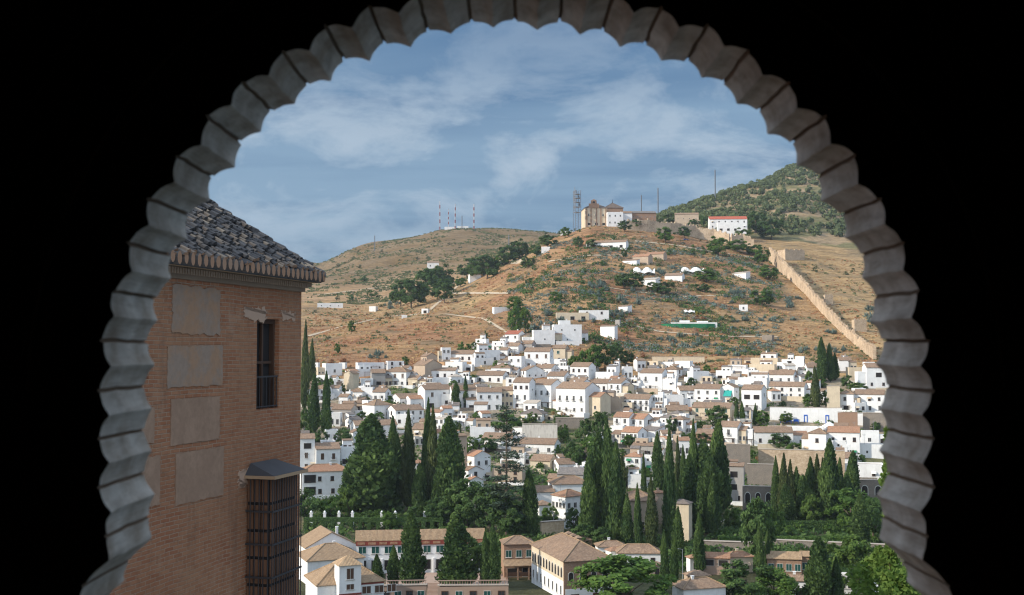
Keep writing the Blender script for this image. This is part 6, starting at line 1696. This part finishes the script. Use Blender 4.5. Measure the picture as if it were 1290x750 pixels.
def para():
    b = hit(1045, 545); s = b.y/F; o = empty('parasol', b); q = MB(); q.tube((0, 0, -1), (0, 0, 3.6), .05, .05, 6); q.build('pole', M['steel'], o)
    q = MB(); n = 8; rr = 10*s
    for i in range(n):
        a0, a1 = 6.283*i/n, 6.283*(i+1)/n; p0 = (math.cos(a0)*rr, math.sin(a0)*rr, 2.6); p1 = (math.cos(a1)*rr, math.sin(a1)*rr, 2.6)
        q.poly([p0, p1, (0, 0, 4.4)]); q.quad(p1, p0, (p0[0], p0[1], 2.35), (p1[0], p1[1], 2.35))
    q.build('canopy', M['cloth'], o, fixn=False); tag(o, 'white open parasol on the terrace under the blue courtyard', 'parasol')
para()
for k, px in enumerate((986, 994, 1003)):
    b = hit(px, 533.5); s = b.y/F; o = empty('courtyard_bench', b); q = MB(); w = 3.2*s
    q.box(-w, w, -.4, .4, .75, .85); q.box(-w, w, .3, .4, .853, 1.7); q.build('seat', M['blue'], o); q = MB()
    for x in (-w+.1, w-.2):
        for y in (-.35, .25): q.box(x, x+.1, y, y+.1, -1, .747)
    q.build('leg_frame', M['blue'], o); tag(o, 'blue painted bench in the white courtyard, ' + ('nearest the left blue door', 'between the two others', 'nearest the terrace block')[k], 'bench', 'blue courtyard benches')

# ------------------------------------------------------------------ masts, lamp, car
def mast(px, top, base, label, stripes=True, w=.7, D=None, cat='antenna mast', name='antenna_mast'):
    b = hit(px, base); s = b.y/F; H_ = (base-top)*s; o = empty(name, b, R(20)); n = 8
    for i in range(n if stripes else 1):
        q = MB(); m = n if stripes else 1; z0, z1 = H_*i/m-(.5 if i == 0 else 0), H_*(i+1)/m-.01; kk = 1-.4*i/m
        for sx, sy in ((1, 1), (1, -1), (-1, -1), (-1, 1)): q.tube((sx*w*kk*.5, sy*w*kk*.5, z0), (sx*w*kk*.46, sy*w*kk*.46, z1), .22, .22, 4)
        st = max(2, int((z1-z0)/2.0))
        for k in range(st):
            za, zb = z0+(z1-z0)*k/st, z0+(z1-z0)*(k+1)/st; h_ = w*kk*.48
            q.tube((-h_, -h_, za), (h_, -h_, zb), .12, .12, 4); q.tube((h_, h_, za), (-h_, h_, zb), .08, .08, 4); q.tube((h_, -h_, za), (h_, h_, zb), .08, .08, 4)
        q.build('mast_section', (M['redp'] if i % 2 == 0 else M['whp']) if stripes else M['steel'], o)
    q = MB(); q.tube((0, 0, H_), (0, 0, H_+2.5), .08, .03, 5); q.build('aerial', M['steel'], o)
    tag(o, label, cat, 'masts on the hills'); return o, H_
mast(554, 252, 289, 'tallest red and white mast, leftmost on the antenna hill', w=1.5)
mast(565, 264, 289, 'thin reddish mast, second from the left on the antenna hill', w=.9)
mast(573.5, 257, 289, 'red and white mast in the middle of the antenna hill', w=1.3)
mast(582, 272, 289, 'shortest plain mast on the antenna hill', False, .8)
mast(597, 257, 289, 'red and white mast at the right of the antenna hill', w=1.5)
mast(472, 297, 316, 'lone grey mast on the left shoulder of the antenna hill', False, .8)
mast(641, 296, 310, 'lone pale mast on the right shoulder of the antenna hill', False, .8)
mast(829, 231, 268, 'thin mast above the pine wood behind the chapel', False, .8)
mast(808, 240, 274, 'short thin mast just right of the chapel', False, .6)
mast(901, 214, 252, 'thin tall mast on the wooded skyline', False, .8)
o, hh = mast(727, 234, 285, 'broad grey lattice telecom tower left of the chapel', False, 5.2, name='telecom_tower')
q = MB(); r = random.Random(8)
for z in (.45, .58, .7, .8, .9): q.box(-2.6, 2.6, -2.6, 2.6, hh*z, hh*z+.25)
q.build('platforms', M['steel'], o); q = MB()
for i in range(14):
    a = r.uniform(0, 6.28); z = hh*r.uniform(.5, .97); q.box(math.cos(a)*2.7-.3, math.cos(a)*2.7+.3, math.sin(a)*2.7-.3, math.sin(a)*2.7+.3, z, z+2.2)
q.tube((-2.2, 0, hh*.5), (-2.2, 0, hh+3), .25, .2, 6); q.build('antenna_panels', M['steel'], o)
def lamp():
    b = hit(860, 731); s = b.y/F; H_ = 38*s; o = empty('street_lamp', b); q = MB(); q.tube((0, 0, -1), (0, 0, H_), .11, .06, 8); q.tube((0, 0, H_), (-.9, 0, H_+.15), .05, .04, 6); q.tube((0, 0, H_*.66), (-.3, 0, H_*.66), .04, .04, 6); q.build('pole', M['steel'], o)
    q = MB(); q.prism([(-1.5, H_+.08), (-.85, H_+.08), (-.8, H_+.2), (-1.4, H_+.25)], 'y', -.14, .14); q.build('lamp_head', M['steel'], o); tag(o, 'grey street lamp standing among cypresses at the bottom right', 'street lamp')
lamp()
def car(px, py, rz, paint, label):
    b = hit(px, py); o = empty('parked_car', b, rz); q = MB()
    q.prism([(-2.1, .35), (2.1, .35), (2.1, .8), (1.2, .92), (.6, 1.42), (-1.2, 1.45), (-1.9, .98), (-2.1, .9)], 'y', -.85, .85); q.build('body', flat('car_paint', paint, .35, .5), o)
    q = MB(); q.prism([(-1.6, .98), (1.0, .95), (.52, 1.36), (-1.12, 1.38)], 'y', -.865, .865); q.build('window_glass', M['glass'], o)
    for x in (-1.3, 1.3):
        for y in (-.8, .8): q = MB(); q.tube((x, y-.1, .33), (x, y+.1, .33), .33, .33, 14); q.build('wheel', M['iron'], o)
    tag(o, label, 'car')
car(864, 303, .2, (.03, .08, .25), 'small dark blue car on the track below the fortress wall')

car(563, 661, .1, (.7, .7, .7), 'white car parked behind the right end of the hedge')
# ------------------------------------------------------------------ hedge arcade with white urn-topped pillars
def hedge():
    b0 = hit(386, 668); b1 = hit(556, 668); d = b1-b0; L = d.length; az = math.atan2(d.y, d.x); o = empty('hedge_arcade', b0, az); r = random.Random(3); q = MB(); n = 15; Hh = 15*b0.y/F
    for i in range(n+1): x = L*i/n; q.box(x-.5, x+.5, -.7, .7, -2, Hh*.72)
    q.box(-.5, L+.5, -.75, .75, Hh*.70, Hh); q.tone = [.12]*len(q.f)
    for _ in range(9000):
        x = r.uniform(-.6, L+.6); top = r.random() < .45; z = Hh+r.uniform(-.1, .15) if top else r.uniform(0, Hh)
        if not top and z < Hh*.72 and abs((x/L*n) % 1-.5) < .5-.55*n/L: continue
        leafq(q, (x, r.uniform(-.8, .8) if top else -.8+r.uniform(-.08, .1), z), (r.gauss(0, .4), -1 if not top else r.gauss(0, .4), .5 if not top else 1), r.uniform(.25, .45), .7, min(1, max(0, r.gauss(.4, .25))), r)
    q.build('foliage', M['dark'], o, fixn=False); tag(o, 'long clipped hedge with arched openings in front of the conifers', 'hedge')
    for k, px in enumerate((392, 409, 427, 444, 481, 498, 535, 552)):
        p = hit(px, 664); s = p.y/F; p.z += 13*s; g = empty('garden_pillar', p); q = MB(); q.box(-.38, .38, -.38, .38, -5, .9); q.box(-.5, .5, -.5, .5, .903, 1.05); q.build('shaft', M['white'], g)
        q = MB(); q.tube((0, 0, 1.05), (0, 0, 1.35), .12, .38, 8); q.tube((0, 0, 1.352), (0, 0, 1.75), .38, .08, 8); q.build('urn', M['white'], g)
        tag(g, 'white urn-topped garden pillar rising above the hedge, ' + ('nearest the brick building', 'second from the brick building', 'third from the brick building', 'below the bright green villa tree', 'left of the slim dark cypress group', 'in front of the bright green cypress', 'in front of the tall dark pair', 'at the right end of the hedge')[k], 'pillar', 'white pillars along the hedge')
hedge()
def garden_hedge(x0, x1, row, hh, label, mat='dark'):
    b0 = hit(x0, row); b1 = hit(x1, row); d = b1-b0; L = d.length; o = empty('garden_hedge', b0, math.atan2(d.y, d.x)); r = random.Random(int(x0)); q = MB()
    n = int(L/3); sl = d.z/L
    for i in range(n): q.box(L*i/n, L*(i+1)/n, -.7, .7, sl*L*i/n-2, sl*L*(i+.5)/n+hh-.15)
    q.tone = [.1]*len(q.f)
    for _ in range(int(L*70)):
        x = r.uniform(0, L); top = r.random() < .5; z = sl*x+(hh+r.uniform(-.2, .2) if top else r.uniform(0, hh))
        leafq(q, (x, r.uniform(-.8, .8) if top else -.8+r.uniform(-.1, .1), z), (r.gauss(0, .4), -1 if not top else r.gauss(0, .4), .5 if not top else 1), r.uniform(.3, .6), .7, min(1, max(0, r.gauss(.4, .25))), r)
    q.build('foliage', M[mat], o, fixn=False); tag(o, label, 'hedge', 'hedges of the right garden terrace')
garden_hedge(918, 1092, 668, 2.6, 'long dark clipped hedge along the right garden terrace')
garden_hedge(905, 1105, 683, 1.5, 'low green hedge just behind the pinkish garden wall', 'leaf')
garden_hedge(985, 1100, 652, 2.0, 'hedge on the upper edge of the right garden terrace', 'leaf')
def footpath(pts, w=2.0):
    q = MB(); P3 = []
    for (a, b), (c, d) in zip(pts, pts[1:]):
        for i in range(10): P3.append(hit(a+(c-a)*i/10, b+(d-b)*i/10))
    P3.append(hit(*pts[-1]))
    for p, e in zip(P3, P3[1:]):
        d = e-p; s = Vector((-d.y, d.x, 0))
        if s.length < .01 or d.length > 60: continue
        s = s.normalized()*w/2; c = [p-s, e-s, e+s, p+s]
        q.quad(*[(v.x, v.y, terrXY(v.x, v.y)+.25) for v in c])
    tag(q.build('footpath', FP, fixn=False), kind='structure')
FP = plaster('trodden_earth', (0.46, 0.36, 0.25), amt=0.5)
M['path'] = FP
footpath([(388, 424), (430, 412), (470, 403), (500, 398), (540, 396)], 3); footpath([(400, 372), (450, 366), (490, 361), (500, 360)], 4); footpath([(640, 420), (610, 402), (560, 396)], 2)
footpath([(640, 330), (600, 345), (575, 362), (540, 392), (500, 402)], 3); footpath([(800, 304), (850, 309), (900, 318), (960, 326)], 3.5); footpath([(750, 360), (800, 368), (860, 374), (920, 372)], 2)
footpath([(760, 402), (830, 418), (900, 424), (980, 425)], 2); footpath([(690, 330), (740, 322), (790, 322)], 2.5)
# paved strips of the lower gardens
def strip(name, x0, x1, row0, row1, mat, lift=.12):
    q = MB(); n = 24
    for i in range(n):
        c = [hit(x0+(x1-x0)*(i+a)/n, rw) for a, rw in ((0, row1), (1, row1), (1, row0), (0, row0))]
        q.quad(*[(v.x, v.y, v.z+lift) for v in c])
    tag(q.build(name, M[mat], fixn=False), kind='structure')
strip('terrace_paving', 486, 640, 722, 738, 'pink'); strip('garden_path', 880, 1110, 655, 659, 'terr'); strip('road', 626, 664, 327, 333, 'path', .4); strip('track', 560, 640, 369, 371, 'path', .4)

for o in bpy.data.objects:
    for k in ('w', 'd', 'h'):
        if k in o: del o[k]
